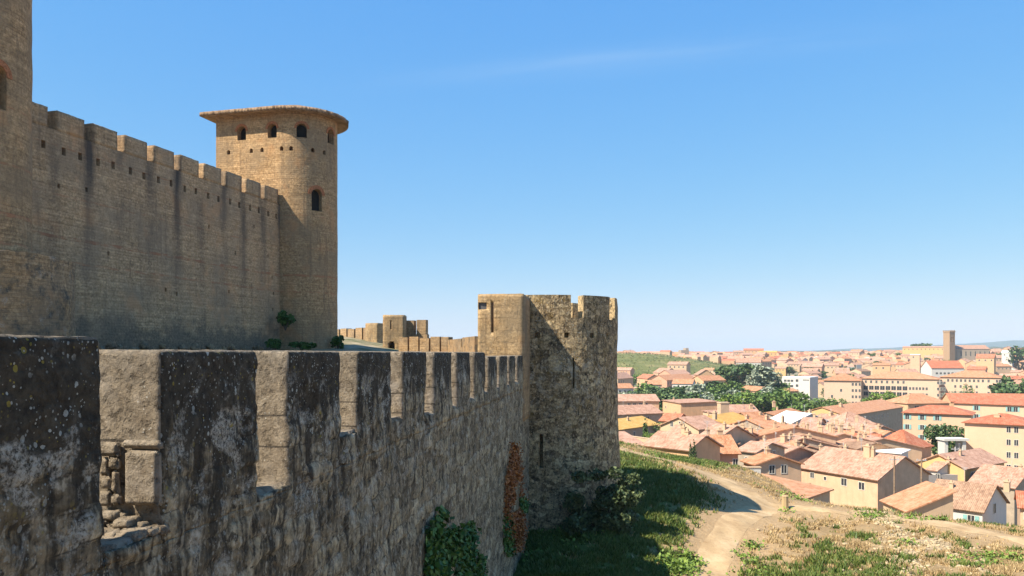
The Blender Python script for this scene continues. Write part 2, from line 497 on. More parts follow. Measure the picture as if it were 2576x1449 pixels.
def mat_ashlar(name, use_uv, tint=(1, 1, 1), bw=0.42, bh=0.17, streak=None, band=True, contrast=1.0, grime=0.0, z_dark=None):
    """small coursed blocks, weathered"""
    g = G(name)
    X = g.xyz(g.obj)
    if use_uv:
        U = g.xyz(g.tc.outputs['UV'])
        u, v = U[0], U[1]
    else:
        u, v = g.math('ADD', X[0], X[1]), X[2]
    wob = g.noise(g.obj, 0.8, 3)
    v2 = g.math('ADD', v, g.math('MULTIPLY', wob, 0.16))
    vec = g.comb(u, v2)
    br = g.n('ShaderNodeTexBrick', {'Vector': vec, 'Color1': (0, 0, 0, 1), 'Color2': (1, 1, 1, 1), 'Mortar': (.5, .5, .5, 1),
             'Scale': 1.0, 'Mortar Size': 0.014, 'Mortar Smooth': 0.4, 'Bias': 0.0, 'Brick Width': bw, 'Row Height': bh})
    br.offset = 0.5
    t = lambda c: (c[0] * tint[0], c[1] * tint[1], c[2] * tint[2])
    c = g.ramp(br.outputs['Color'], [(0.0, t((.265, .195, .12))), (0.5, t((.30, .225, .145))), (1.0, t((.335, .255, .168)))])
    n1 = g.noise(g.obj, 6.5, 7, 0.68)
    c = g.mix(1.0, c, g.ramp(n1, [(0.30, (.45, .44, .42)), (0.72, (1.5, 1.5, 1.5))]), 'MULTIPLY')
    pt = g.rng(g.noise(g.map(g.obj, loc=(2, 2, 9)), 0.9, 4), 0.40, 0.62, 0.1, 0.6)
    c = g.mix(g.math('MULTIPLY', br.outputs['Fac'], pt), c, t((.15, .11, .075)))
    # horizontal course variation
    hz = g.noise(g.map(g.comb(u, v2), scale=(0.12, 5.5, 1)), 1.0, 4, 0.6)
    c = g.mix(1.0, c, g.ramp(hz, [(0.3, (.74, .72, .70)), (0.7, (1.22, 1.22, 1.22))]), 'MULTIPLY')
    big = g.noise(g.obj, 0.32, 5)
    c = g.mix(g.rng(big, 0.44, 0.62, 0, 0.75), c, t((.19, .155, .115)))
    pch = g.noise(g.map(g.obj, loc=(5, 1, 3)), 2.4, 6, 0.7)
    c = g.mix(g.rng(pch, 0.56, 0.68, 0, 0.65), c, t((.12, .095, .068)))
    c = g.mix(g.rng(pch, 0.44, 0.34, 0, 0.4), c, t((.42, .34, .235)))
    warm = g.noise(g.map(g.obj, loc=(9, 3, 5)), 0.55, 5)
    c = g.mix(g.rng(warm, 0.56, 0.70, 0, 0.45), c, t((.36, .21, .11)))
    if band:
        for z, wdt, k in ((6.55, 0.10, 0.85), (5.2, 0.07, 0.7), (8.9, 0.06, 0.5), (11.6, 0.05, 0.5)):
            m = g.math('COMPARE', v2, z, wdt)
            m = g.math('MULTIPLY', m, g.rng(g.noise(g.map(g.comb(u, v), scale=(1, 3, 1)), 1.3, 4), 0.42, 0.6, 0, k))
            c = g.mix(m, c, (.40, .17, .08))
    if streak:
        p, ph, ztop = streak
        fr = g.math('FRACT', g.math('ADD', g.math('DIVIDE', X[0], p), ph))
        dd = g.math('ABSOLUTE', g.math('SUBTRACT', fr, 0.5))
        m = g.rng(g.math('ADD', dd, g.math('MULTIPLY', g.noise(g.map(g.obj, scale=(1, 1, 0.22)), 1.4, 6, 0.7), 0.42)), 0.26, 0.46, 1.0, 0.0)
        m = g.math('MULTIPLY', m, g.rng(X[2], ztop - 10.0, ztop - 1.0, 0.0, 0.92))
        m = g.math('MULTIPLY', m, g.rng(g.noise(g.map(g.obj, scale=(0.35, 0.35, 0.1)), 1.0, 3), 0.40, 0.58, 0.1, 1.0))
        c = g.mix(m, c, (.06, .052, .045))
    st = g.noise(g.map(g.obj, scale=(1.7, 1.7, 0.16)), 1.2, 5, 0.6)
    c = g.mix(g.rng(st, 0.54, 0.72, 0, 0.55), c, t((.10, .082, .064)))
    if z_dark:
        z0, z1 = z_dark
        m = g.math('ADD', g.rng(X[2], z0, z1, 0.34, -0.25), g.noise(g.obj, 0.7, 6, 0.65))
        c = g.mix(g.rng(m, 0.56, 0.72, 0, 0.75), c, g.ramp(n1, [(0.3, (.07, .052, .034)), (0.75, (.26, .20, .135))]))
    if grime:
        gr = g.noise(g.map(g.obj, loc=(4, 4, 1)), 1.8, 6, 0.7)
        c = g.mix(g.rng(gr, 0.50, 0.66, 0, grime), c, g.ramp(n1, [(0.3, (.04, .037, .03)), (0.8, (.15, .13, .10))]))
        wl = g.math('MULTIPLY', g.rng(g.noise(g.map(g.obj, loc=(1, 8, 2)), 1.5, 5), 0.60, 0.7), g.rng(g.noise(g.obj, 15, 4, 0.7), 0.42, 0.6))
        c = g.mix(g.math('MULTIPLY', wl, 0.6), c, (.40, .36, .30))
    h = g.math('ADD', g.math('MULTIPLY', br.outputs['Fac'], -0.6), g.math('ADD', n1, g.math('MULTIPLY', g.noise(g.obj, 22, 5, 0.7), 0.5)))
    return g.done(c, 0.93, h, 0.8, 0.05)

def mat_tiles(name, cols, rowlen=0.38, pitch=0.22):
    """canal tile roof; local x runs along the eave, y up the slope"""
    g = G(name)
    X = g.xyz(g.obj)
    rnd = g.n('ShaderNodeObjectInfo').outputs['Random']
    n = g.noise(g.obj, 0.6, 5)
    cell = g.n('ShaderNodeTexWhiteNoise', {'Vector': g.comb(g.math('FLOOR', g.math('DIVIDE', X[0], pitch)), g.math('FLOOR', g.math('DIVIDE', X[1], rowlen)), 0)}, noise_dimensions='2D').outputs['Value']
    f = g.math('ADD', g.math('MULTIPLY', n, 0.75), g.math('ADD', g.math('MULTIPLY', cell, 0.34), g.math('MULTIPLY', rnd, 0.12)))
    c = g.ramp(f, [(0.30, cols[0]), (0.58, cols[1]), (0.85, cols[2])])
    dk = g.noise(g.map(g.obj, loc=(5, 2, 8)), 1.7, 5, 0.65)
    c = g.mix(g.rng(dk, 0.56, 0.72, 0, 0.4), c, mul(cols[0], 0.5))
    wv = g.math('SINE', g.math('MULTIPLY', X[0], 2 * math.pi / pitch))
    c = g.mix(g.rng(wv, -1.0, -0.3, 0.42, 0.0), c, mul(cols[0], 0.45))
    return g.done(c, 0.85, g.math('ADD', g.math('MULTIPLY', wv, 0.5), g.noise(g.obj, 14, 3)), 0.6, 0.06)

def mat_render(name, c, var=0.10, stain=0.35):
    g = G(name)
    n = g.noise(g.obj, 0.9, 6, 0.6)
    k = g.ramp(n, [(0.3, mul(c, 1 - var)), (0.7, mul(c, 1 + var))])
    st = g.noise(g.map(g.obj, scale=(1.2, 1.2, 0.2)), 1.4, 5, 0.65)
    k = g.mix(g.rng(st, 0.52, 0.74, 0, stain), k, mul(c, 0.5))
    return g.done(k, 0.9, g.noise(g.obj, 6, 5), 0.3, 0.04)

def mat_leaf(name, a, b, c, trans=0.0):
    g = G(name)
    rnd = g.geo.outputs['Random Per Island']
    big = g.noise(g.obj, 0.55, 2)
    f = g.math('ADD', g.math('MULTIPLY', rnd, 0.6), g.math('MULTIPLY', big, 0.5))
    col = g.ramp(f, [(0.22, a), (0.52, b), (0.86, c)])
    g.bsdf.inputs['Specular IOR Level'].default_value = 0.3
    return g.done(col, 0.6)

M = {}
M['rubble'] = mat_rubble()
M['cutstone'] = mat_cutstone()
M['block'] = mat_cutstone('dressed_stone', False)
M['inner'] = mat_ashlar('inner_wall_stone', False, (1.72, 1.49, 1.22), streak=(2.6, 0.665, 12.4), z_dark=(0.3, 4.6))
M['tower'] = mat_ashlar('tower_stone', True, (1.52, 1.27, 0.96), band=True)
M['bastion'] = mat_ashlar('bastion_stone', True, (1.25, 1.08, 0.88), grime=0.95, band=False)
M['outer_tower'] = mat_rubble('outer_tower_rubble', True)
M['turret'] = mat_ashlar('turret_stone', False, (1.3, 1.16, 0.92), bw=1.1, bh=0.62, band=False, grime=0.35)
M['far_stone'] = mat_ashlar('far_rampart_stone', False, (1.3, 1.13, 0.92), bw=0.6, bh=0.3, band=False, grime=0.25)
M['brick'] = mat_plain('red_brick', (.36, .14, .06), 0.9, 0.4, 9)
M['dark'] = mat_plain('shade_and_tyre_black', (.02, .018, .015), 0.9)  # near-black: paints the shade inside tower openings, also the car tyres
T_PINK = ((.28, .15, .095), (.45, .25, .165), (.56, .35, .25))
T_ORANGE = ((.34, .14, .065), (.50, .235, .12), (.57, .32, .19))
T_RED = ((0.33, 0.1, 0.05), (0.47, 0.155, 0.08), (0.52, 0.23, 0.135))
T_YELL = ((0.46, 0.25, 0.07), (0.6, 0.34, 0.09), (0.64, 0.41, 0.15))
T_BROWN = ((0.19, 0.11, 0.068), (0.33, 0.195, 0.12), (0.43, 0.28, 0.18))
M['t_pink'] = mat_tiles('pink_tiles', T_PINK)
M['t_orange'] = mat_tiles('orange_tiles', T_ORANGE)
M['t_red'] = mat_tiles('red_tiles', T_RED)
M['t_yell'] = mat_tiles('yellow_tiles', T_YELL)
M['t_brown'] = mat_tiles('brown_tiles', T_BROWN)
M['t_tower'] = mat_tiles('old_tower_tiles', ((.12, .075, .042), (.24, .15, .085), (.36, .235, .14)), pitch=0.3)
M['t_white'] = mat_render('white_sheet_roof', (.78, .75, .70), 0.05, 0.15)
M['w_cream'] = mat_render('cream_render', (0.58, 0.385, 0.245))
M['w_peach'] = mat_render('peach_render', (0.6, 0.36, 0.2))
M['w_pink'] = mat_render('pink_render', (0.55, 0.31, 0.2))
M['w_yell'] = mat_render('yellow_render', (0.62, 0.385, 0.17), 0.05, 0.2)
M['w_apart'] = mat_render('pale_yellow_render', (0.64, 0.405, 0.265), 0.04, 0.15)
M['w_white'] = mat_render('white_render', (0.58, 0.54, 0.48), 0.05, 0.2)
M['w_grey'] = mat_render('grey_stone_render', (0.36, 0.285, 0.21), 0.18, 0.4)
M['w_sand'] = mat_render('sand_render', (0.52, 0.37, 0.235), 0.08, 0.25)
M['w_facade'] = mat_render('pale_peach_facade', (0.63, 0.43, 0.3), 0.05, 0.2)
M['w_brown'] = mat_render('brown_church_stone', (.36, .235, .14), 0.12, 0.3)
M['glass'] = mat_plain('dark_window', (.045, .045, .05), 0.25, 0.2)
M['shutter'] = mat_plain('teal_shutter', (.22, .42, .40), 0.6)
M['frame'] = mat_plain('window_frame', (.62, .58, .50), 0.6)
M['wood'] = mat_plain('weathered_wood', (.25, .17, .11), 0.8, 0.3)
M['metal'] = mat_plain('galvanised_metal', (.45, .44, .42), 0.5)
M['pillar'] = mat_render('pale_post_stone', (.42, .30, .16), 0.15, 0.3)
M['l_green'] = mat_leaf('bright_leaves', (.06, .10, .014), (.13, .20, .028), (.21, .28, .05))
M['l_mid'] = mat_leaf('green_leaves', (.05, .095, .02), (.11, .175, .035), (.18, .245, .06))
M['l_dark'] = mat_leaf('dark_leaves', (.03, .058, .018), (.065, .11, .032), (.12, .165, .05))
M['l_grey'] = mat_leaf('silver_leaves', (.12, .14, .085), (.23, .26, .17), (.36, .39, .28))
M['l_ivy'] = mat_leaf('ivy_leaves', (.02, .05, .010), (.05, .115, .02), (.10, .18, .035))
M['l_rust'] = mat_leaf('rust_creeper_leaves', (.15, .048, .013), (.30, .10, .024), (.42, .17, .045))
M['l_bush'] = mat_leaf('bush_leaves', (.022, .04, .014), (.055, .08, .03), (.16, .19, .075))
M['bark'] = mat_plain('bark', (.11, .085, .06), 0.9, 0.3)
M['g_green'] = mat_leaf('green_grass_blades', (.045, .08, .014), (.09, .135, .024), (.18, .185, .045))
M['g_dry'] = mat_leaf('dry_grass_blades', (.27, .18, .08), (.40, .275, .13), (.50, .37, .19))
M['rock'] = mat_plain('pale_rubble', (.40, .31, .185), 0.95, 0.3, 2.0)

# ------------------------------------------------------------------ terrain
CTRL = []
def cp(px, py, d):
    p = wpt(px, py, d)
    CTRL.append((p.x, p.y, p.z))
def cz(x, y, z):
    CTRL.append((x, y, z))
for d, z in ((6, -11.6), (12, -11.2), (20, -10.9), (28, -10.7), (34, -10.6), (40, -10.35), (46, -9.6)):
    px = 1530 - 8745 / d
    cz((px - CX) / F * d, d, z)
cz(-3, 20, -11); cz(-3, 40, -10.4); cz(-4, 60, -9)
cz(6.6, 48, -8.7); cz(5.2, 53, -8.2); cz(2, 56, -8.0); cz(1, 70, -8.6); cz(0, 90, -9.5)
for a in ((1570, 1160, 62), (1570, 1132, 82), (1600, 1140, 79), (1700, 1165, 70), (1750, 1180, 66), (1800, 1200, 60),
          (1860, 1235, 55.5), (1930, 1270, 54), (1860, 1320, 47), (1800, 1390, 42), (1780, 1440, 39.5), (1745, 1440, 38.6),
          (1650, 1440, 37.6), (1500, 1440, 37), (1400, 1400, 38.5), (1600, 1300, 44), (1700, 1330, 43.5), (1480, 1330, 42.5),
          (2000, 1449, 38.6), (2200, 1449, 38.0), (2400, 1449, 37.6), (2560, 1449, 37), (2100, 1310, 49.5), (2100, 1380, 43),
          (2400, 1350, 44.8), (2480, 1410, 40.5), (2280, 1340, 46), (2100, 1283, 53), (2300, 1308, 49.5), (2560, 1352, 44.6),
          (2760, 1400, 41), (2000, 1290, 52), (1980, 1340, 46.5)):
    cp(*a)
for a in ((1560, 1112, 96), (1640, 1142, 90), (1733, 1155, 92), (1800, 1171, 92), (1880, 1180, 88), (1950, 1215, 84), (1960, 1252, 66),
          (1900, 1225, 66), (2050, 1266, 62), (2300, 1297, 55.5), (2560, 1337, 49.5)):
    cp(*a)
cz(8, 20, -11.0); cz(20, 20, -11.2); cz(34, 18, -11); cz(20, 6, -12); cz(45, 30, -11)
cz(34, 82, -17.5); cz(28, 104, -17); cz(45, 80, -18.5); cz(45, 64, -14.5); cz(60, 70, -18); cz(70, 90, -22)
cz(12, 118, -17); cz(30, 120, -22); cz(45, 105, -22); cz(55, 125, -26); cz(80, 120, -27); cz(40, 140, -27.5); cz(15, 140, -24)
cz(80, 60, -17); cz(80, 140, -29); cz(80, 30, -12); cz(0, 130, -18); cz(-4, 140, -20)
CA = np.array(CTRL)
def _tps(r2):
    return np.where(r2 > 1e-9, r2 * np.log(np.maximum(r2, 1e-9)), 0.0)
_n = len(CA)
_d2 = (CA[:, None, 0] - CA[None, :, 0]) ** 2 + (CA[:, None, 1] - CA[None, :, 1]) ** 2
_K = _tps(_d2) + np.eye(_n) * 2.0
_P = np.c_[np.ones(_n), CA[:, :2]]
_A = np.block([[_K, _P], [_P.T, np.zeros((3, 3))]])
_sol = np.linalg.solve(_A, np.r_[CA[:, 2], np.zeros(3)])
def near_h(x, y):
    x = np.clip(x, -6, 82)
    y = np.clip(y, 4, 142)
    r2 = (x[..., None] - CA[:, 0]) ** 2 + (y[..., None] - CA[:, 1]) ** 2
    return _tps(r2) @ _sol[:_n] + _sol[_n] + _sol[_n + 1] * x + _sol[_n + 2] * y
def sst(a, b, v):
    t = np.clip((v - a) / (b - a), 0, 1)
    return t * t * (3 - 2 * t)
def far_h(x, y):
    h = -34.5 + 9.0 * np.exp(-(np.maximum(y - 115, 0) + np.maximum(x - 80, 0) * 0.6) / 45.0)
    q = x / np.maximum(y, 1)
    rise = 27 * sst(520, 1500, y) + 7 * sst(0.35, 0.6, q) * sst(600, 1400, y)
    h = h + rise
    h = h - 22 * sst(1700, 2600, y)
    hill = np.exp(-(((x - 135) / 125) ** 2 + ((y - 900) / 150) ** 2))
    h = h + 25 * hill
    return h
def H(x, y):
    x = np.asarray(x, dtype=float)
    y = np.asarray(y, dtype=float)
    w = sst(112, 140, y)
    w = np.maximum(w, sst(70, 82, x))
    nh = near_h(x, y)
    nh = nh + 0.22 * (fbm(x * 0.45, y * 0.45, x * 0, 4, 3) - 0.5) * (1 - w) * 2
    return nh * (1 - w) + far_h(x, y) * w
def h1(x, y):
    return float(H(np.array([x]), np.array([y]))[0])

xs = np.unique(np.r_[-6000, -4500, -3000, -1800, -1000, -600, -350, -200, -120, -70, -40, -24, -15, -10, np.arange(-7, 62, 0.5), np.arange(62, 120, 3.0),
                     np.arange(120, 300, 12.0), np.arange(300, 1400, 45.0), np.arange(1400, 3000, 200), 4000, 6000, 9000, 12000])
ys = np.unique(np.r_[np.arange(-40, 4, 8.0), np.arange(4, 34, 1.0), np.arange(34, 72, 0.4), np.arange(72, 142, 1.0), np.arange(142, 300, 8.0), np.arange(300, 2700, 45.0),
                     2900, 3300, 4000, 5000, 7000, 10000, 12500])
GX, GY = np.meshgrid(xs, ys)
GZ = H(GX.ravel(), GY.ravel()).reshape(GX.shape)
def grid_faces(nr, nc):
    i = np.arange(nr - 1)[:, None] * nc + np.arange(nc - 1)[None, :]
    i = i.ravel()
    return np.stack([i, i + 1, i + nc + 1, i + nc], 1)

PATHS = [
    [(1530, 1120, 88), (1570, 1132, 82), (1620, 1146, 77), (1690, 1164, 70.5), (1750, 1182, 65.5), (1815, 1208, 59.5), (1875, 1240, 55.6), (1925, 1262, 53.6), (1990, 1275, 53.6), (2100, 1283, 53), (2200, 1294, 51), (2300, 1308, 49.5), (2430, 1328, 47), (2560, 1352, 44.6), (2700, 1380, 42)],
    [(1795, 1500, 36), (1788, 1449, 39), (1800, 1400, 41.5), (1830, 1350, 45), (1868, 1310, 48.5), (1905, 1285, 51.5), (1950, 1272, 53.8)],
]
def resample(pts, step=0.5):
    P = [wpt(*p) for p in pts]
    out = []
    for a, b in zip(P[:-1], P[1:]):
        n = max(int((b - a).length / step), 1)
        for i in range(n):
            out.append((a + (b - a) * (i / n)))
    out.append(P[-1])
    A = np.array([(p.x, p.y) for p in out])
    for _ in range(6):
        A[1:-1] = (A[:-2] + A[1:-1] * 2 + A[2:]) / 4
    return A
PL = [resample(p) for p in PATHS]
def path_dist(x, y):
    d = np.full(x.shape, 1e9)
    for A in PL:
        for i in range(0, len(A), 200):
            B = A[i:i + 200]
            dd = ((x[..., None] - B[:, 0]) ** 2 + (y[..., None] - B[:, 1]) ** 2).min(-1)
            d = np.minimum(d, dd)
    return np.sqrt(d)

# ground zones: R green grass, G dry soil/grass, B rubble
fx, fy = GX.ravel(), GY.ravel()
def zones(x, y):
    """amount of green, of bare earth, of rubble"""
    px = CX + F * x / np.maximum(y, 1)
    z = H(x, y)
    py = HZ - F * z / np.maximum(y, 1)
    n = fbm(x * 0.35, y * 0.35, x * 0, 4, 21)
    n2 = fbm(x * 1.1, y * 1.1, x * 0, 3, 33)
    # wall side slope: green from the wall to the first track
    trk = np.interp(py, [1130, 1180, 1240, 1330, 1400, 1450], [1560, 1700, 1790, 1800, 1775, 1765])
    green = sst(40, -60, px - trk + (n - 0.5) * 160)
    # lower mound: green towards the viewer
    g2 = sst(1375, 1430, py + (n - 0.5) * 220) * sst(2330, 2120, px + (n2 - .5) * 160)
    green = np.maximum(green, g2 * (px > 1790) * 0.6)
    g3 = sst(0.64, 0.74, n2) * 0.5 * (py > 1280)
    green = np.maximum(green, g3)
    g4 = np.exp(-(((px - 1680) / 140) ** 2 + ((py - 1153 - (px - 1600) * 0.07) / 12) ** 2)) * (y > 76)
    green = np.maximum(green, np.clip(g4 * 1.4, 0, 1))
    # rubble runs diagonally across the mound
    lx = np.interp(py, [1280, 1320, 1380, 1450], [2180, 2235, 2280, 2250])
    l2 = np.interp(py, [1360, 1400, 1450], [2330, 2400, 2520])
    rub = np.exp(-((px - lx) / (22 + (py - 1280) * 0.25)) ** 2) * (py > 1270)
    rub = np.maximum(rub, np.exp(-((px - l2) / 60) ** 2) * (py > 1350))
    rub = rub * sst(0.38, 0.6, n2 + 0.1)
    return np.clip(green, 0, 1), n, np.clip(rub, 0, 1)
near_mask = (fy < 145) & (fx < 90) & (fx > -8) & (fy > 10)
gr = np.zeros(len(fx)); nn = np.full(len(fx), .5); ru = np.zeros(len(fx)); pd = np.full(len(fx), 50.0)
gr[near_mask], nn[near_mask], ru[near_mask] = zones(fx[near_mask], fy[near_mask])
pd[near_mask] = path_dist(fx[near_mask], fy[near_mask])
attr = np.stack([gr, np.clip(np.exp(-(pd / 3.6) ** 2), 0, 1), ru, np.ones(len(fx))], 1)

def mat_ground():
    g = G('slope_earth')
    c = g.n('ShaderNodeSeparateColor', {0: g.attr('zone').outputs['Color']}).outputs
    n1 = g.noise(g.obj, 0.8, 7, 0.65)
    n2 = g.noise(g.obj, 4.0, 6, 0.7)
    dry = g.ramp(n1, [(0.3, (.22, .14, .065)), (0.5, (.32, .215, .105)), (0.7, (.41, .29, .155))])
    dry = g.mix(g.rng(n2, 0.45, 0.62, 0, 0.6), dry, (.22, .15, .07))
    grn = g.ramp(n1, [(0.3, (.045, .075, .014)), (0.5, (.085, .12, .024)), (0.72, (.16, .165, .05))])
    grn = g.mix(g.rng(n2, 0.52, 0.68, 0, 0.35), grn, (.15, .12, .05))
    k = g.rng(g.math('ADD', c[0], g.math('MULTIPLY', g.math('SUBTRACT', n2, 0.5), 0.9)), 0.35, 0.65)
    col = g.mix(k, dry, grn)
    ear = g.ramp(n2, [(0.3, (.32, .205, .10)), (0.7, (.46, .315, .17))])
    col = g.mix(g.rng(g.math('ADD', c[1], g.math('MULTIPLY', g.math('SUBTRACT', n2, 0.5), 0.5)), 0.3, 0.75), col, ear)
    col = g.mix(g.rng(g.math('ADD', c[2], g.math('MULTIPLY', g.math('SUBTRACT', n2, 0.5), 0.7)), 0.3, 0.6), col,
                g.ramp(g.noise(g.obj, 9, 4, 0.7), [(0.35, (.26, .18, .10)), (0.65, (.48, .37, .24))]))
    X = g.xyz(g.obj)
    town = g.rng(X[1], 100, 150)
    tg = g.ramp(g.noise(g.obj, 0.012, 6, 0.6), [(0.35, (.09, .11, .035)), (0.5, (.26, .21, .12)), (0.65, (.13, .14, .05))])
    tn = g.ramp(g.noise(g.obj, 0.05, 4), [(0.4, (.10, .115, .04)), (0.55, (.28, .225, .16))])
    far = g.mix(g.rng(X[1], 1300, 2200), tn, tg)
    hd = g.n('ShaderNodeVectorMath', {0: g.comb(g.math('MULTIPLY', g.math('SUBTRACT', X[0], 135.0), 1.2), g.math('SUBTRACT', X[1], 900.0), 0.0)}, operation='LENGTH').outputs['Value']
    far = g.mix(g.rng(hd, 215, 165, 0.0, 1.0), far, g.ramp(g.noise(g.obj, 0.05, 5), [(0.35, (.09, .105, .025)), (0.55, (.15, .15, .045)), (0.7, (.24, .20, .08))]))
    col = g.mix(town, col, far)
    return g.done(col, 0.95, g.math('ADD', n2, g.noise(g.obj, 12, 5, 0.7)), 0.7, 0.12)
M['ground'] = mat_ground()
me = np_mesh('ground', np.stack([fx, fy, GZ.ravel()], 1), grid_faces(len(ys), len(xs)), [M['ground']], smooth=True, attr={'zone': attr})
gnd = link('ground', me)
gnd['kind'] = 'structure'

def mat_path():
    g = G('trodden_earth')
    n1 = g.noise(g.obj, 0.7, 6, 0.6)
    n2 = g.noise(g.obj, 6, 6, 0.7)
    c = g.ramp(n1, [(0.3, (.31, .20, .10)), (0.5, (.43, .295, .155)), (0.7, (.53, .38, .22))])
    c = g.mix(g.rng(n2, 0.5, 0.66, 0, 0.45), c, (.27, .165, .085))
    return g.done(c, 0.95, n2, 0.5, 0.05)
M['path'] = mat_path()
for k, A in enumerate(PL):
    n = len(A)
    t = np.gradient(A, axis=0)
    t /= np.linalg.norm(t, axis=1)[:, None]
    nr_ = np.stack([-t[:, 1], t[:, 0]], 1)
    s = np.arange(n) * 0.5
    w = (0.95 if k == 0 else 0.85) + 0.5 * (fbm(s * 0.35, s * 0, s * 0, 4, 40 + k) - 0.5)
    w2 = (0.95 if k == 0 else 0.85) + 0.5 * (fbm(s * 0.35, s * 0 + 9, s * 0, 4, 50 + k) - 0.5)
    js = np.linspace(-1, 1, 7)
    V = []
    for j in js:
        off = np.where(j < 0, w, w2) * j
        q = A + nr_ * off[:, None]
        z = H(q[:, 0], q[:, 1]) + 0.035 - 0.03 * abs(j) ** 3 + 0.004 * k
        V.append(np.c_[q, z])
    V = np.stack(V, 1).reshape(-1, 3)
    o = link('path', np_mesh('path', V, grid_faces(n, 7), [M['path']], smooth=True))
    o['kind'] = 'structure'

# ------------------------------------------------------------------ outer curtain wall
TH0 = math.atan(242 / F)
D0 = 4.33
OW_LOC = (-D0 * math.cos(TH0), D0 * math.sin(TH0), 0)
OW_RZ = R(90) - TH0
def ow_s(d):
    return (d - D0 * math.sin(TH0)) / math.cos(TH0)
def ow_world(s, y, z):
    c, sn = math.cos(OW_RZ), math.sin(OW_RZ)
    return Vector((OW_LOC[0] + s * c - y * sn, OW_LOC[1] + s * sn + y * c, z))

def front_disp(s, z):
    e, i = stones(s + 0.10 * (fbm(s * 1.3, z * 1.3, s * 0, 3, 8) - .5), z + 0.22 * (fbm(s * .9, z * .9, s * 0 + 4, 3, 9) - .5), 0.56, 0.33, 3)
    e2 = e * e * (3 - 2 * e)
    d = 0.020 * e2 * (0.5 + 0.9 * i) + 0.035 * (i - 0.5)
    d = d + 0.045 * (fbm(s * 1.9, z * 1.9, s * 0 + 2, 5, 14) - 0.5) + 0.03 * (fbm(s * 7, z * 7, s * 0 + 2, 3, 24) - 0.5)
    d = d + 0.10 * (fbm(s * 0.28, z * 0.28, s * 0 + 7, 3, 31) - 0.5)
    d = d * (0.35 + 0.65 * sst(-0.7, -1.5, z))
    lost = sst(0.55, 0.75, fbm(s * 0.8, z * 0.8, s * 0 + 13, 4, 71))
    d = d - 0.05 * lost * (0.4 + i)
    return d, e, i

def rough_box(x0, x1, y0, y1, z0, z1, res, amp=0.03, rnd=0.04, masonry=True, seed=0, side_mat=1, top_mat=1, maxn=70):
    nx = int(np.clip(round((x1 - x0) / res), 2, maxn))
    ny = int(np.clip(round((y1 - y0) / res), 2, maxn))
    nz_ = int(np.clip(round((z1 - z0) / res), 2, maxn))
    X, Y, Z = np.linspace(x0, x1, nx + 1), np.linspace(y0, y1, ny + 1), np.linspace(z0, z1, nz_ + 1)
    idx = {}
    V, Fc, Mi = [], [], []
    def vid(i, j, k):
        key = (i, j, k)
        if key not in idx:
            idx[key] = len(V)
            V.append((X[i], Y[j], Z[k]))
        return idx[key]
    for j, flip in ((0, False), (ny, True)):
        for i in range(nx):
            for k in range(nz_):
                f = [vid(i, j, k), vid(i + 1, j, k), vid(i + 1, j, k + 1), vid(i, j, k + 1)]
                Fc.append(f[::-1] if flip else f); Mi.append(0)
    for i, flip in ((0, True), (nx, False)):
        for j in range(ny):
            for k in range(nz_):
                f = [vid(i, j, k), vid(i, j + 1, k), vid(i, j + 1, k + 1), vid(i, j, k + 1)]
                Fc.append(f[::-1] if flip else f); Mi.append(side_mat)
    for k, flip in ((0, True), (nz_, False)):
        for i in range(nx):
            for j in range(ny):
                f = [vid(i, j, k), vid(i + 1, j, k), vid(i + 1, j + 1, k), vid(i, j + 1, k)]
                Fc.append(f[::-1] if flip else f); Mi.append(top_mat)
    V = np.array(V)
    p = V.copy()
    on = np.stack([(p[:, 0] == X[0]), (p[:, 0] == X[-1]), (p[:, 1] == Y[0]), (p[:, 1] == Y[-1]), (p[:, 2] == Z[0]), (p[:, 2] == Z[-1])], 1)
    nrm = np.stack([on[:, 1].astype(float) - on[:, 0], on[:, 3].astype(float) - on[:, 2], on[:, 5].astype(float) - on[:, 4]], 1)
    cnt = on.sum(1)
    n1 = 0.6 * (fbm(p[:, 0] * 5, p[:, 1] * 5, p[:, 2] * 5, 4, 60 + seed) - 0.5)
    n2 = fbm(p[:, 0] * 9, p[:, 1] * 9, p[:, 2] * 9, 3, 70 + seed) - 0.5
    V = V + nrm * (amp * (n1 * 1.6 + n2 * 0.9))[:, None]
    edge = (cnt >= 2) & ~(on[:, 4] & on[:, 2])
    V[edge] -= nrm[edge] * (rnd * (0.35 + 1.5 * np.clip(n1[edge] + 0.35, 0, 1)))[:, None]
    at = np.ones((len(V), 4)); at[:, 1] = 0.5
    if masonry:
        fr = on[:, 2]
        d, e, i = front_disp(p[fr, 0], p[fr, 2])
        V[fr, 1] -= d
        at[fr, 0] = e
        at[fr, 1] = i
    return V, np.array(Fc), np.array(Mi), at

def join_grids(parts):
    V, Fc, Mi, At = [], [], [], []
    n = 0
    for v, f, m, a in parts:
        V.append(v); Fc.append(f + n); Mi.append(m); At.append(a)
        n += len(v)
    return np.concatenate(V), np.concatenate(Fc), np.concatenate(Mi), np.concatenate(At)

def stone_mesh(name, parts, mats, smooth=True):
    v, f, m, a = join_grids(parts)
    return np_mesh(name, v, f, mats, m, smooth, {'st': a})

wall = thing('curtain_wall', 'near battlemented outer wall, its merlons and face black and white with lichen', 'wall', OW_LOC, OW_RZ)
ZB = -1.85
PITCH = 3.1
S1 = 7.30
S_END = 44.2
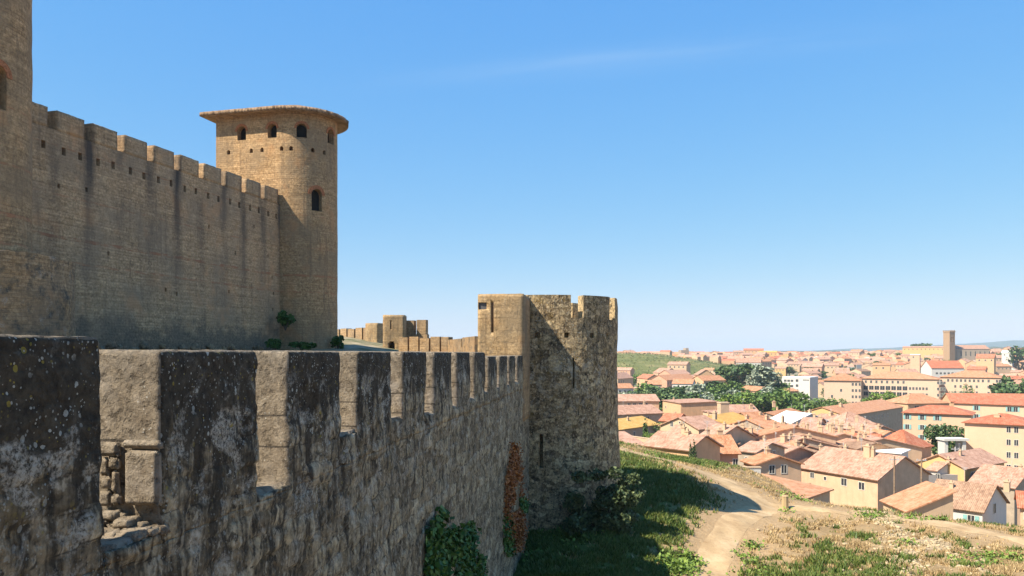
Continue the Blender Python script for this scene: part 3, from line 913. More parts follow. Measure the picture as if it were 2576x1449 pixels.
# body
sx = [0.0]
while sx[-1] < S_END:
    sx.append(sx[-1] + max(0.035, 0.0058 * abs(sx[-1])))
sx = np.array(sx); sx[-1] = S_END
zz = np.r_[np.arange(-13, -9.5, 0.12), np.arange(-9.5, -4.5, 0.06), np.arange(-4.5, ZB - 0.01, 0.038), ZB]
S_, Z_ = np.meshgrid(sx, zz)
d_, e_, i_ = front_disp(S_.ravel(), Z_.ravel())
nx_, nz2 = len(sx), len(zz)
Vf = np.stack([S_.ravel(), -d_ - 0.05 * np.clip((-6 - Z_.ravel()) / 6, 0, 1), Z_.ravel()], 1)
at = np.stack([e_, i_, e_ * 0, e_ * 0 + 1], 1)
Ff = grid_faces(nz2, nx_)
top0 = (nz2 - 1) * nx_
nb = len(Vf)
back = np.stack([sx, sx * 0 + 1.6, sx * 0 + ZB], 1)
backb = np.stack([sx, sx * 0 + 1.6, sx * 0 - 13], 1)
i0 = np.arange(nx_ - 1)
Ft = np.stack([top0 + i0, top0 + i0 + 1, nb + i0 + 1, nb + i0], 1)
Fb = np.stack([nb + i0, nb + i0 + 1, nb + nx_ + i0 + 1, nb + nx_ + i0], 1)
V = np.concatenate([Vf, back, backb])
at = np.concatenate([at, np.tile([1, .5, 0, 1], (2 * nx_, 1))])
Fa = np.concatenate([Ff, Ft, Fb])
mi = np.r_[np.zeros(len(Ff)), np.ones(len(Ft)), np.zeros(len(Fb))]
link('masonry', np_mesh('masonry', V, Fa, [M['rubble'], M['cutstone']], mi, True, {'st': at}), wall)
# merlons and sills
SILL = {-1: -1.5, 0: -1.70, 1: -1.74, 2: -1.33, 3: -1.34, 4: -1.46, 5: -1.48, 6: -1.44, 7: -1.38, 8: -1.36, 9: -1.36, 10: -1.35, 11: -1.35}
for i in range(-1, 12):
    s0 = S1 + PITCH * (i - 1)
    s1 = s0 + 2.12
    if i == 0:
        s1 = 6.40
    ztop = {-1: 0.16, 0: 0.135}.get(i, 0.03 if i < 8 else -0.12)
    res = 0.034 if i in (0, 1) else (0.045 if i == 2 else (0.07 if i < 5 else 0.13))
    mn = 90 if i < 3 else 60
    lo = ZB
    parts = []
    parts.append(rough_box(s0, s1, 0, 0.85, lo, ztop, res, 0.025, 0.02, True, i, maxn=mn))
    link('merlon', stone_mesh('merlon', parts, [M['rubble'], M['cutstone']]), wall)
    # sill of the gap that follows
    g0, g1 = s1 + 0.015, S1 + PITCH * i - 0.015
    if SILL[i] > ZB + 0.06 and i < 11:
        link('sill', stone_mesh('sill', [rough_box(g0, g1, 0, 0.85, ZB + 0.004, SILL[i], max(res, 0.05), 0.03, 0.05, True, i + 3)], [M['rubble'], M['cutstone']]), wall)
# dressed block, thin slab and carved fragment built into the near cheek of the second merlon
link('dressed_block', stone_mesh('dressed_block', [rough_box(7.185, 7.285, -0.03, 0.315, -1.47, -0.945, 0.025, 0.012, 0.02, False, 41, 0, 0)], [M['block']]), wall)
link('slab', stone_mesh('slab', [rough_box(7.20, 7.29, -0.04, 0.36, -0.925, -0.845, 0.025, 0.014, 0.02, False, 42, 0, 0)], [M['block']]), wall)
parts = []
for y0_, y1_, z0_, z1_, x0_ in ((.40, .60, -1.00, -.87, 7.21), (.385, .50, -1.13, -1.01, 7.20), (.51, .62, -1.20, -1.02, 7.24), (.40, .475, -1.36, -1.14, 7.215),
                               (.485, .60, -1.33, -1.21, 7.23), (.37, .47, -1.48, -1.37, 7.20), (.48, .62, -1.50, -1.345, 7.22)):
    parts.append(rough_box(x0_, 7.29, y0_, y1_, z0_, z1_, 0.022, 0.03, 0.022, False, int(y0_ * 500), 0, 0))
link('eroded_stones', stone_mesh('eroded_stones', parts, [M['block']]), wall)
parts = []
for k in range(60):
    x = random.uniform(6.9, 7.28); y = random.uniform(-0.02, 0.6); r = random.uniform(0.03, 0.075)
    z = -1.72 + (0.22 * (y / .6) if x > 7.12 else 0.02) * random.random()
    parts.append(rough_box(x - r, x + r * 1.3, y - r, y + r * 1.4, z - r * .5, z + r * .6, r * 0.34, 0.035, 0.012, False, 80 + k, 0, 0))
link('broken_rubble_fill', stone_mesh('broken_rubble_fill', parts, [M['block']], False), wall)

# wall walk behind the parapet, and the ground of the lists up to the inner wall
def lists_h(x, y):
    px = CX + F * x / y
    ox = (1530 - 8745 / y - CX) / F * y
    t = (ox - x)
    z = np.minimum(-2.3 + 0.15 * np.maximum(t, 0), 0.12 + 0.05 * np.maximum(y - 64, 0))
    return z + 0.15 * (fbm(x * .4, y * .4, x * 0, 3, 77) - .5)
ly = np.arange(2, 150, 1.5)
lt = np.r_[1.62, np.arange(2.5, 46, 1.0)]
LY, LT = np.meshgrid(ly, lt, indexing='ij')
bend = np.where(LY > 52, (LY - 52) * 0.42, 0)
LX = (1530 - 8745 / LY - CX) / F * LY - LT * 1.007 - bend
LZ = lists_h(LX.ravel(), LY.ravel())
def mat_lists():
    g = G('lists_grass')
    n1 = g.noise(g.obj, 0.5, 6, 0.6)
    return g.done(g.ramp(n1, [(0.35, (.07, .085, .025)), (0.5, (.20, .165, .09)), (0.65, (.36, .29, .19))]), 0.95, n1, 0.4)
M['lists'] = mat_lists()
o = link('terrace_ground', np_mesh('terrace_ground', np.stack([LX.ravel(), LY.ravel(), LZ], 1), grid_faces(len(ly), len(lt))[:, ::-1].copy(), [M['lists']], smooth=True))
o['kind'] = 'structure'

# ------------------------------------------------------------------ box turret on the outer wall
tur = thing('guard_turret', 'square golden stone turret with a tall slit, standing on the outer wall', 'turret', OW_LOC, OW_RZ)
ts0, ts1 = 40.45, 43.75
tv, tf, tm, ta = rough_box(ts0, ts1, -0.06, 2.36, -3.5, 3.05, 0.22, 0.035, 0.03, False, 5, 0, 0)
body = np_mesh('turret_shell', tv, tf, [M['turret']], np.zeros(len(tf)))
c = MB()
c.box(ts0 + .5, ts1 - .45, .42, 1.9, -1.6, 4)           # open inside
c.box(ts1 - 1.0, ts1 + .5, .42, 1.9, 1.75, 4)            # lower rear wall
c.box(ts0 - .5, ts0 + .7, 1.50, 1.63, 1.05, 2.62)        # slit to the viewer
c.box(ts0 + .9, ts0 + 1.06, -.5, .7, 0.9, 2.6)           # slit in the outer face
c.box(ts0 - .5, ts0 + .22, 1.87, 2.29, 2.24, 2.60)        # shallow socket
link('turret_shell', cut(body, c.mesh('c', []), [M['turret']]), tur)
link('socket_shade', MB().box(ts0 + .10, ts0 + .21, 1.875, 2.285, 2.245, 2.595).mesh('socket_shade', M['shade_grey'] if 'shade_grey' in M else mat_plain('shade_grey', (.09, .085, .085))), tur)  # dark grey sheet painting the unlit inside of the recess

# ------------------------------------------------------------------ round outer tower
def round_tower_mesh(Rf, z0, z1, nseg, nz, rough, seed, a0=0.0):
    """closed drum with rough face; angle 0 looks towards -y"""
    V, UV = [], []
    zs = np.linspace(z0, z1, nz + 1)
    A = np.linspace(0, 2 * math.pi, nseg, endpoint=False)
    ZZ, AA = np.meshgrid(zs, A, indexing='ij')
    zf, af = ZZ.ravel(), AA.ravel()
    r = np.array([Rf(z) for z in zf])
    nx, ny = np.sin(af), -np.cos(af)
    dn = rough * (fbm(nx * r * 0.9, ny * r * 0.9, zf * 0.9, 5, seed) - 0.5) * 2
    r = r + dn
    V = np.stack([r * nx, r * ny, zf], 1)
    uu = np.where(af > math.pi, af - 2 * math.pi, af)
    UV = np.stack([uu * Rf(0), zf], 1)
    fs = []
    for k in range(nz):
        for j in range(nseg):
            a = k * nseg + j; b = k * nseg + (j + 1) % nseg
            fs.append([a, b, b + nseg, a + nseg])
    fs.append(list(range(nseg - 1, -1, -1)))
    fs.append(list(range(nz * nseg, (nz + 1) * nseg)))
    return V, fs, UV

def radial_box(c, ang, r0, r1, w, z0, z1):
    s, q = math.sin(ang), -math.cos(ang)
    tx, ty = math.cos(ang), math.sin(ang)
    poly = [(r0 * s - tx * w / 2, r0 * q - ty * w / 2), (r1 * s - tx * w / 2, r1 * q - ty * w / 2),
            (r1 * s + tx * w / 2, r1 * q + ty * w / 2), (r0 * s + tx * w / 2, r0 * q + ty * w / 2)]
    c.prism(poly, z0, z1)

# ------------------------------------------------------------------ inner curtain wall
TH2 = math.atan((1820 - CX) / F)
D2 = 35.8
IW_LOC = (-D2 * math.cos(TH2), D2 * math.sin(TH2), 0)
IW_RZ = R(90) - TH2
def iw_s(d):
    return (d - D2 * math.sin(TH2)) / math.cos(TH2)
iw = thing('curtain_wall', 'tall brown inner wall with a stepped row of merlons, between the two roofed towers', 'wall', IW_LOC, IW_RZ)
w0, w1 = 30.5, 60.5
mb = MB()
mb.box(w0, w1, 0, 1.6, -2, 12.38)
body = mb.mesh('masonry', [M['inner']])
c = MB()
rnd = random.Random(4)
m0 = 36.3
for i in range(-2, 10):
    s0 = m0 + 2.6 * i
    for ds in (0.42, 1.62):
        s = s0 + ds + rnd.uniform(-.05, .05)
        z = 11.34 + rnd.uniform(-.06, .06)
        if s < w1 - 0.4:
            c.box(s - .14, s + .14, -.5, .6, z - .22, z + .22)
for s, z in ((36.4, 9.3), (38.4, 9.5), (45.2, 4.2), (46.3, 4.0), (52.2, 4.6), (53.0, 7.6), (57.5, 7.9), (58.1, 6.2), (58.3, 4.9), (58.2, 3.6), (40.1, 6.0), (55.5, 10.0), (49.8, 9.1)):
    c.box(s - .09, s + .09, -.5, .5, z - .13, z + .13)
link('masonry', cut(body, c.mesh('c', []), [M['inner']]), iw)
for i in range(-2, 10):
    s0 = m0 + 2.6 * i
    s1 = min(s0 + 1.95, w1 - 0.2)
    zt = 13.5 + 0.012 * i
    vv, ff, mm, aa = rough_box(s0, s1, 0.0, 0.75, 12.384, zt, 0.2, 0.03, 0.006, False, i + 20, 0, 0)
    link('merlon', np_mesh('merlon', vv, ff, [M['inner']], np.zeros(len(ff))), iw)
# jagged rock and rubble footing of the inner wall
parts = []
for k in range(90):
    s = random.uniform(37, 60); r = random.uniform(.12, .34)
    z = 0.2 + random.uniform(-.3, .35)
    parts.append(rough_box(s - r, s + r, -r * .9, .3, z - r * .8, z + r * .6, r * .5, 0.2, 0.12, False, k, 0, 0))
link('footing', stone_mesh('footing', parts, [M['bastion']]), iw)

# ------------------------------------------------------------------ horseshoe towers
def horseshoe(Rr, L, z0, z1, nz=40, rough=0.035, seed=1):
    """plan: straight flanks from x=-L to 0, half round towards +x"""
    pts, us = [], []
    n1 = max(int(L / 0.35), 2)
    u = 0
    for k in range(n1):
        pts.append((-L + L * k / n1, -Rr)); us.append(L * k / n1)
    na = 40
    for k in range(na + 1):
        a = -math.pi / 2 + math.pi * k / na
        pts.append((Rr * math.cos(a), Rr * math.sin(a))); us.append(L + Rr * math.pi * k / na)
    for k in range(1, n1 + 1):
        pts.append((-L * k / n1, Rr)); us.append(L + Rr * math.pi + L * k / n1)
    n = len(pts)
    P = np.array(pts); U = np.array(us)
    zs = np.linspace(z0, z1, nz + 1)
    V = np.concatenate([np.c_[P, np.full(n, z)] for z in zs])
    UV = np.concatenate([np.c_[U, np.full(n, z)] for z in zs])
    cen = np.stack([np.minimum(V[:, 0], 0), V[:, 1] * 0], 1)
    nr = V[:, :2] - cen
    nr[:, 0] = np.where(V[:, 0] < 0, 0, nr[:, 0])
    nr /= np.maximum(np.linalg.norm(nr, axis=1), 1e-6)[:, None]
    dn = rough * (fbm(V[:, 0] * .8, V[:, 1] * .8, V[:, 2] * .8, 4, seed) - .5) * 2
    V[:, :2] += nr * dn[:, None]
    fs = []
    for k in range(nz):
        for j in range(n):
            a = k * n + j; b = k * n + (j + 1) % n
            fs.append([a, b, b + n, a + n])
    fs.append(list(range(n - 1, -1, -1)))
    fs.append(list(range(nz * n, (nz + 1) * n)))
    return V, fs, UV
def hs_frame(Rr, L, u):
    """point and outward normal on the plan at perimeter u"""
    if u < L:
        return (-L + u, -Rr), (0, -1)
    a = -math.pi / 2 + (u - L) / Rr
    return (Rr * math.cos(a), Rr * math.sin(a)), (math.cos(a), math.sin(a))
def arch_cutter(c, Rr, L, u, z0, w, h, depth=1.1):
    """round-headed opening centred at u, sill z0, total height h"""
    (x, y), (nx, ny) = hs_frame(Rr, L, u)
    tx, ty = -ny, nx
    prof = [(-w / 2, z0), (w / 2, z0)]
    hs = h - w / 2
    for k in range(0, 9):
        a = math.pi * k / 8
        prof.append((w / 2 * math.cos(a), z0 + hs + w / 2 * math.sin(a)))
    n = len(prof)
    vs = []
    for off in (0.6, -depth):
        for p, z in prof:
            vs.append((x + tx * p + nx * off, y + ty * p + ny * off, z))
    fs = [list(range(n)), list(range(2 * n - 1, n - 1, -1))] + [[i, n + i, n + (i + 1) % n, (i + 1) % n] for i in range(n)]
    c.add(vs, fs)
def arch_ring(Rr, L, u, z0, w, h, t, m, name, parent):
    """brick arch round an opening, laid on the curved face"""
    hs = z0 + h - w / 2
    mb = MB()
    vs = []
    N = 16
    for k in range(N + 1):
        a = math.pi * k / N
        for rr in (w / 2 + 0.01, w / 2 + t):
            for off in (-.08, 0.045):
                (x, y), (nx, ny) = hs_frame(Rr, L, u - rr * math.cos(a))
                vs.append((x + nx * off, y + ny * off, hs + rr * math.sin(a)))
    fs = []
    for k in range(N):
        o = k * 4
        for a_, b_ in ((0, 1), (1, 3), (3, 2), (2, 0)):
            fs.append([o + a_, o + b_, o + 4 + b_, o + 4 + a_])
    fs.append([0, 2, 3, 1]); fs.append([N * 4 + i for i in (0, 1, 3, 2)])
    mb.add(vs, fs)
    return mb.build(name, m, parent)
def hs_box(c, Rr, L, u, rin, rout, w, z0, z1):
    (x, y), (nx, ny) = hs_frame(Rr, L, u)
    tx, ty = -ny, nx
    q = lambda o_, p: (x + nx * o_ + tx * p, y + ny * o_ + ty * p)
    c.prism([q(rin, -w / 2), q(rout, -w / 2), q(rout, w / 2), q(rin, w / 2)], z0, z1)
def find_u(px, loc, Rr, L, rz):
    """first place along the plan seen at a photo column"""
    best = (1e9, 0)
    prev = -1e9
    for k in range(600):
        u = k * 0.03
        (x, y), _ = hs_frame(Rr, L, u)
        c_, s_ = math.cos(rz), math.sin(rz)
        X, Y = loc[0] + x * c_ - y * s_, loc[1] + x * s_ + y * c_
        q = CX + F * X / Y
        if q < prev:
            break
        prev = q
        best = min(best, (abs(q - px), u))
    return best[1]
OR_, OL = 4.15, 1.45
n0_ = (math.cos(TH0), -math.sin(TH0))
OT = (1.45 + .7 * n0_[0], 47.9 + .7 * n0_[1], 0)
ot = thing('round_tower', 'squat round battlemented tower, at the end of the outer wall above the grass slope', 'tower', OT, -TH0)
v, f, uv = horseshoe(OR_, OL, -11.5, 3.2, 60, 0.08, 5)
k_ = np.clip((-4.0 - v[:, 2]) / 5, 0, 1) * 0.3
rr0 = np.maximum(np.hypot(np.maximum(v[:, 0], 0), v[:, 1]), .1)
v[:, 0] += np.where(v[:, 0] > 0, v[:, 0] / rr0 * k_, 0)
v[:, 1] += v[:, 1] / rr0 * k_
body = np_mesh('drum', v, f, [M['outer_tower']], uv=uv)
c = MB()
ri = OR_ - .7
c.prism([(-OL - 1, -ri)] + [(ri * math.cos(a), ri * math.sin(a)) for a in np.linspace(-math.pi / 2, math.pi / 2, 24)] + [(-OL - 1, ri)], 1.35, 5)
fu = lambda px: find_u(px, OT, OR_, OL, -TH0)
hs_box(c, OR_, OL, fu(1453), -1.2, 1, 0.75, 1.95, 5.1)
hs_box(c, OR_, OL, fu(1541), -1.2, 1, 0.85, 1.9, 5.1)
hs_box(c, OR_, OL, OL + OR_ * R(150), -1.2, 1, 0.85, 1.9, 5.1)
for px in (1352, 1426, 1491, 1528):
    hs_box(c, OR_, OL, fu(px), -.55, 1, 0.27, 0.84, 1.13)
hs_box(c, OR_, OL, fu(1443), -.65, 1, 0.13, -1.95, -0.25)
hs_box(c, OR_, OL, fu(1362), -.65, 1, 0.2, -6.3, -4.45)
link('drum', cut(body, c.mesh('c', []), [M['outer_tower']]), ot)
def tile_roof(Rr, L, zeave, over, rise, parent, seed=3):
    """low tiled roof: undulating rows of canal tiles running down from the ridge"""
    Re, Le = Rr + over, L + over
    per = []
    step = 0.10
    n1 = int(Le / step)
    for k in range(n1):
        per.append((-Le + Le * k / n1, -Re))
    na = int(math.pi * Re / step)
    for k in range(na):
        a = -math.pi / 2 + math.pi * k / na
        per.append((Re * math.cos(a), Re * math.sin(a)))
    for k in range(n1):
        per.append((-Le * k / n1, Re))
    nb_ = int(2 * Re / step)
    for k in range(nb_):
        per.append((-Le, Re - 2 * Re * k / nb_))
    P = np.array(per); n = len(P)
    rx = np.clip(P[:, 0], -L + 1.0, -0.2)
    Rg = np.stack([rx, rx * 0], 1)
    rows = 9
    V = []
    ph = np.arange(n) * step / 0.30 * 2 * math.pi
    rr_ = np.random.default_rng(seed)
    jit = rr_.uniform(-.06, .06, n).repeat(1)
    jit = np.repeat(rr_.uniform(-.07, .07, n // 3 + 1), 3)[:n]
    for k in range(rows + 1):
        t = k / rows
        q = P * (1 - t) + Rg * t
        if k == 0:
            dirv = (P - Rg); dirv /= np.linalg.norm(dirv, axis=1)[:, None]
            q = q + dirv * (jit * .7 + 0.05 * np.sign(np.sin(ph)))[:, None]
        amp = 0.06 * (1 - t) ** 0.6
        z = zeave + 0.10 + rise * t + amp * np.sin(ph) + 0.03 * (k % 2)
        V.append(np.c_[q, z])
    # underside
    V.append(np.c_[P, np.full(n, zeave - 0.16)])
    V.append(np.c_[P * 0.62 + Rg * 0.38, np.full(n, zeave + 0.0)])
    V = np.concatenate(V)
    fs = []
    for k in range(rows):
        for j in range(n):
            a = k * n + j; b = k * n + (j + 1) % n
            fs.append([a, b, b + n, a + n])
    u0 = (rows + 1) * n
    for j in range(n):
        j2 = (j + 1) % n
        fs.append([u0 + j, u0 + j2, j2, j])
        fs.append([u0 + n + j, u0 + n + j2, u0 + j2, u0 + j])
    return link('roof', np_mesh('roof', V, np.array(fs), [M['t_tower']]), parent)

def horseshoe_tower(label, loc, Rr, L, z0, z1, wins, holes, roof=True, seed=1, rings=None):
    t = thing('horseshoe_tower', label, 'tower', loc, -TH2)
    v, f, uv = horseshoe(Rr, L, z0, z1, 44, 0.04, seed)
    body = np_mesh('masonry', v, f, [M['tower']], uv=uv)
    c = MB()
    for (u, zs, w, h) in wins:
        arch_cutter(c, Rr, L, u, zs, w, h, 0.75)
    for (u, z) in holes:
        arch_cutter(c, Rr, L, u, z - .17, 0.30, 0.38, 0.6)
    link('masonry', cut(body, c.mesh('c', []), [M['tower']]), t)
    # near-black slabs that paint the shade of the rooms behind the openings
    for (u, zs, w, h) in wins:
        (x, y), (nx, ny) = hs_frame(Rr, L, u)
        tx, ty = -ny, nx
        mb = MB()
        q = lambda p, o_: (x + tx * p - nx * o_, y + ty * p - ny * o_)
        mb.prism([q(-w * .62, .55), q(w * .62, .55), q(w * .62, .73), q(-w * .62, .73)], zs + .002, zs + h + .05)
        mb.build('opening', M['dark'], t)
        if rings is None or (u, zs) in rings:
            arch_ring(Rr, L, u, zs, w, h, 0.30 if h > 1.3 else 0.2, M['brick'], 'arch', t)
    tile_roof(Rr, L, z1 - 0.12, 0.95, 1.4, t, seed)
    return t

TR, TL = 3.3, 6.0
TLOC = (-18.65, 69.69, 0)
wins = []
def flank_u(px):   # perimeter position for a photo column
    best = None
    for k in range(400):
        u = k * 0.03
        (x, y), _ = hs_frame(TR, TL, u)
        c_, s_ = math.cos(-TH2), math.sin(-TH2)
        X, Y = TLOC[0] + x * c_ - y * s_, TLOC[1] + x * s_ + y * c_
        q = CX + F * X / Y
        e = abs(q - px)
        if best is None or e < best[0]:
            best = (e, u)
    return best[1]
for px in (608, 685, 759):
    wins.append((flank_u(px), 18.02, 0.84, 1.18))
wins.append((flank_u(833), 18.0, 0.9, 1.25))
wl = (flank_u(797), 12.0, 0.95, 1.85)
wins.append(wl)
holes = [(flank_u(px), 17.05) for px in (575, 632, 659, 708, 732, 787, 816)]
horseshoe_tower('tall horseshoe tower with a low overhanging tiled roof, at the inner wall end', TLOC, TR, TL, -2, 20.32, wins, holes, seed=2)

LT_LOC = (-26.98, 38.0, 0)
horseshoe_tower('brown tower cut off by the left edge, rising past the top of the photo', LT_LOC, 3.5, 6.0, -2, 21.5,
                [(find_u(-6, LT_LOC, 3.5, 6.0, -TH2), 11.3, 0.9, 2.0), (6.0 + 3.5 * R(5), 16.0, 0.9, 1.9)], [(6 + 3.5 * R(a), 14.6) for a in (20, 50, 80)], seed=6)
bas = thing('bastion', 'low dark ragged-edged base wall jutting out below the left tower', 'bastion', LT_LOC, -TH2)
v, f, uv = horseshoe(5.4, 5.0, -2, 4.5, 24, 0.14, 9)
top = v[:, 2] > 4.4
v[top, 2] += 0.35 * (fbm(v[top, 0] * 1.1, v[top, 1] * 1.1, v[top, 0] * 0, 3, 3) - .5)
link('masonry', np_mesh('masonry', v, f, [M['bastion']], uv=uv), bas)

# ------------------------------------------------------------------ far ramparts beyond the wall
def rampart(label, pA, pB, zlow, merlon=1.5, gap=0.6, mh=1.3, thick=0.8, mat=None, name='rampart', slots=()):
    """battlemented wall from photo point A to B (px, py of the top, distance)"""
    a, b_ = wpt(*pA), wpt(*pB)
    ztop = (a.z + b_.z) / 2
    L = math.hypot(b_.x - a.x, b_.y - a.y)
    t = thing(name, label, 'wall', (a.x, a.y, 0), math.atan2(b_.y - a.y, b_.x - a.x))
    mb = MB(); mb.box(0, L, 0, thick, zlow, ztop - mh)
    mb.build('masonry', mat or M['far_stone'], t)
    x = 0.0
    k = 0
    while x < L - 0.3:
        w = min(merlon, L - x)
        zt_ = ztop + 0.07 * math.sin(k * 2.3)
        MB().box(x, x + w, 0.0, thick, ztop - mh + .004, zt_).build('merlon', mat or M['far_stone'], t)
        x += merlon + gap
        k += 1
    return t
rampart('far sunlit battlements just right of the tall roofed tower', (838, 829, 107), (928, 824, 99), -2, 1.75, 0.42, 1.5)
rampart('long sunlit battlement between the arched gate turret and the square turret', (1003, 848, 62.5), (1128, 849, 61), -3, 0.78, 0.14, 1.1)
rampart('low dark wall joining the square turret from the left', (1127, 850, 60.8), (1194, 854, 50), -3, 6.0, 0.4, 0.6, mat=M['bastion'])
def block(name, label, cat, p, w, dep, zlow, rz, door=None, slit=None, mat=None):
    a = wpt(*p)
    t = thing(name, label, cat, (a.x, a.y, 0), rz)
    vv, ff, mm, aa = rough_box(0, w, 0, dep, zlow, a.z, 0.25, 0.04, 0.01, False, 7, 0, 0)
    me = np_mesh('shell', vv, ff, [mat or M['turret']], np.zeros(len(ff)))
    c = MB()
    if door:
        x, z0, dw, dh = door
        poly = [(x - dw / 2, z0), (x + dw / 2, z0)] + [(x + dw / 2 * math.cos(math.pi * k / 8), z0 + dh - dw / 2 + dw / 2 * math.sin(math.pi * k / 8)) for k in range(9)]
        c.extr_y(poly, -1, min(1.6, dep - .3))
    if slit:
        x, z0, dw, dh = slit
        c.box(x - dw / 2, x + dw / 2, -1, dep + 1, z0, z0 + dh)
    if door or slit:
        me = cut(me, c.mesh('c', []), [mat or M['turret']])
    link('shell', me, t)
    return t
block('gate_turret', 'distant square turret with an arched doorway and a slit', 'turret', (963, 792, 84), 2.25, 2.4, -2, 0.02, (0.95, -0.6, 0.62, 1.8), (0.85, 2.5, 0.13, 0.9))
block('turret', 'small shaded block turret at the right end of the far sunlit battlements', 'turret', (919, 813, 98), 1.9, 1.6, -2, -0.55)
t = rampart('dark battlement of two merlons right behind the arched gate turret', (1018, 806, 86.5), (1074, 806, 86), -2, 1.05, 0.3, 1.5)

# ------------------------------------------------------------------ foliage
def leaf_quads(P, size, r, flat=0.0, up=None):
    """one small bent leaf clump (a quad) at every point of P"""
    n = len(P)
    a = r.normal(size=(n, 3)); a /= np.linalg.norm(a, axis=1)[:, None]
    b = r.normal(size=(n, 3))
    if up is not None:
        a = a * (1 - flat) + np.array(up) * flat
        a /= np.linalg.norm(a, axis=1)[:, None]
    b = np.cross(a, b); b /= np.linalg.norm(b, axis=1)[:, None]
    c = np.cross(a, b)
    s = size * r.uniform(0.6, 1.4, n)[:, None]
    V = np.stack([P - b * s * .5, P + c * s * .33, P + b * s * .5, P - c * s * .33], 1).reshape(-1, 3)
    Fq = np.arange(4 * n).reshape(n, 4)
    return V, Fq
def crown_points(blobs, n, r):
    """points through the outer part of several lumps"""
    out = []
    vol = np.array([b[3] * b[4] * b[5] for b in blobs]) ** 0.67
    cnt = (n * vol / vol.sum()).astype(int)
    for (x, y, z, a, b, c), k in zip(blobs, cnt):
        d = r.normal(size=(k, 3)); d /= np.linalg.norm(d, axis=1)[:, None]
        rad = r.uniform(0.25, 1.0, k) ** 0.45
        wob = 0.75 + 0.5 * vnoise(d[:, 0] * 3 + x * 3, d[:, 1] * 3 + y, d[:, 2] * 3 + z, 4)
        out.append(np.array([x, y, z]) + d * np.array([a, b, c]) * (rad * wob)[:, None])
    return np.concatenate(out)
def tree_meshes(kind, seed, n=900, leaf=0.5):
    r = np.random.default_rng(seed)
    rr_ = random.Random(seed)
    if kind == 'round':
        h, w, t0 = 10.0, 4.2, 2.2
        blobs = [(0, 0, h * .6, w * .62, w * .62, h * .26)]
        for k in range(11):
            a = k * 2.4 + rr_.random()
            q = rr_.uniform(.35, .75)
            blobs.append((w * q * math.cos(a), w * q * math.sin(a), h * rr_.uniform(.38, .86), w * rr_.uniform(.28, .46), w * rr_.uniform(.28, .46), h * rr_.uniform(.09, .16)))
    elif kind == 'tall':
        h, w, t0 = 16.0, 3.2, 3.0
        blobs = []
        for k in range(13):
            a = k * 2.1
            zf = 0.25 + 0.7 * k / 12
            q = w * (0.75 - 0.5 * abs(zf - .5))
            blobs.append((q * math.cos(a) * .6, q * math.sin(a) * .6, h * zf, q * rr_.uniform(.5, .85), q * rr_.uniform(.5, .85), h * .1))
    elif kind == 'cypress':
        h, w, t0 = 9.0, 0.85, 0.5
        blobs = [(0, 0, h * zf, w * k_, w * k_, h * .12) for zf, k_ in ((.12, .8), (.25, 1), (.4, .95), (.55, .8), (.7, .62), (.82, .42), (.92, .25))]
    else:  # umbrella pine
        h, w, t0 = 10.0, 5.0, 6.0
        blobs = []
        for k in range(10):
            a = k * 2.4
            q = w * (.2 + .65 * rr_.random())
            blobs.append((q * math.cos(a), q * math.sin(a), h * rr_.uniform(.76, .92), w * .36, w * .36, h * .1))
    P = crown_points(blobs, n, r)
    V, Fq = leaf_quads(P, leaf, r, 0.35, (0, 0, 1))
    mb = MB()
    top = 0.9 * h if kind == 'cypress' else 0.62 * h
    mb.tube([(0, 0, -1.0), (0.05, 0.02, t0), (0.12, -.05, top)], [.028 * h, .02 * h, .006 * h], 7)
    if kind != 'cypress':
        for k in range(5):
            a = k * 1.26 + .4
            q = blobs[(k * 2 + 1) % len(blobs)]
            mb.tube([(0.05, 0, t0 * (.9 + .1 * k)), (q[0] * .5, q[1] * .5, (t0 + q[2]) / 2), (q[0], q[1], q[2])], [.012 * h, .008 * h, .003 * h], 5)
    return (V, Fq), mb, h
PROTO = {}
def proto(kind, seed, leafmat, n, leaf):
    key = (kind, seed, leafmat, n)
    if key not in PROTO:
        (V, Fq), mb, h = tree_meshes(kind, seed, n, leaf)
        PROTO[key] = (np_mesh('crown', V, Fq, [M[leafmat]]), mb.mesh('trunk', M['bark']), h)
    return PROTO[key]
def tree(label, loc, height, kind='round', seed=1, leafmat='l_mid', width=1.0, n=900, leaf=0.55, group=None, name='tree', rz=None, cat='tree'):
    cm, tm, h = proto(kind, seed, leafmat, n, leaf)
    k = height / h
    t = thing(name, label, cat, loc, random.uniform(0, 6.28) if rz is None else rz, group)
    t.scale = (k * width, k * width, k)
    link('crown', cm, t)
    link('trunk', tm, t)
    return t

# bush at the foot of the round outer tower
r = np.random.default_rng(5)
bl = []
for k in range(26):
    px = r.uniform(1445, 1585); py = r.uniform(1215, 1325)
    p = wpt(px, py, 42.2 + r.uniform(-.9, 1.0))
    s = r.uniform(.32, .68)
    bl.append((p.x, p.y, p.z, s, s, s * .8))
for px, py in ((1500, 1195), (1590, 1205), (1600, 1240), (1570, 1330), (1460, 1200), (1590, 1260), (1585, 1300), (1545, 1190)):
    p = wpt(px, py, 42.0)
    bl.append((p.x, p.y, p.z, .5, .5, .3))
P = crown_points(bl, 9000, r)
V, Fq = leaf_quads(P, 0.2, r, 0.3, (0, 0, 1))
base = wpt(1520, 1330, 42.3)
bz = h1(base.x, base.y)
bush = thing('bush', 'big dark bush with pale twig ends at the foot of the round outer tower', 'bush', (base.x, base.y, bz))
o = link('leaves', np_mesh('leaves', V - np.array([base.x, base.y, bz]), Fq, [M['l_bush']]), bush)
mb = MB()
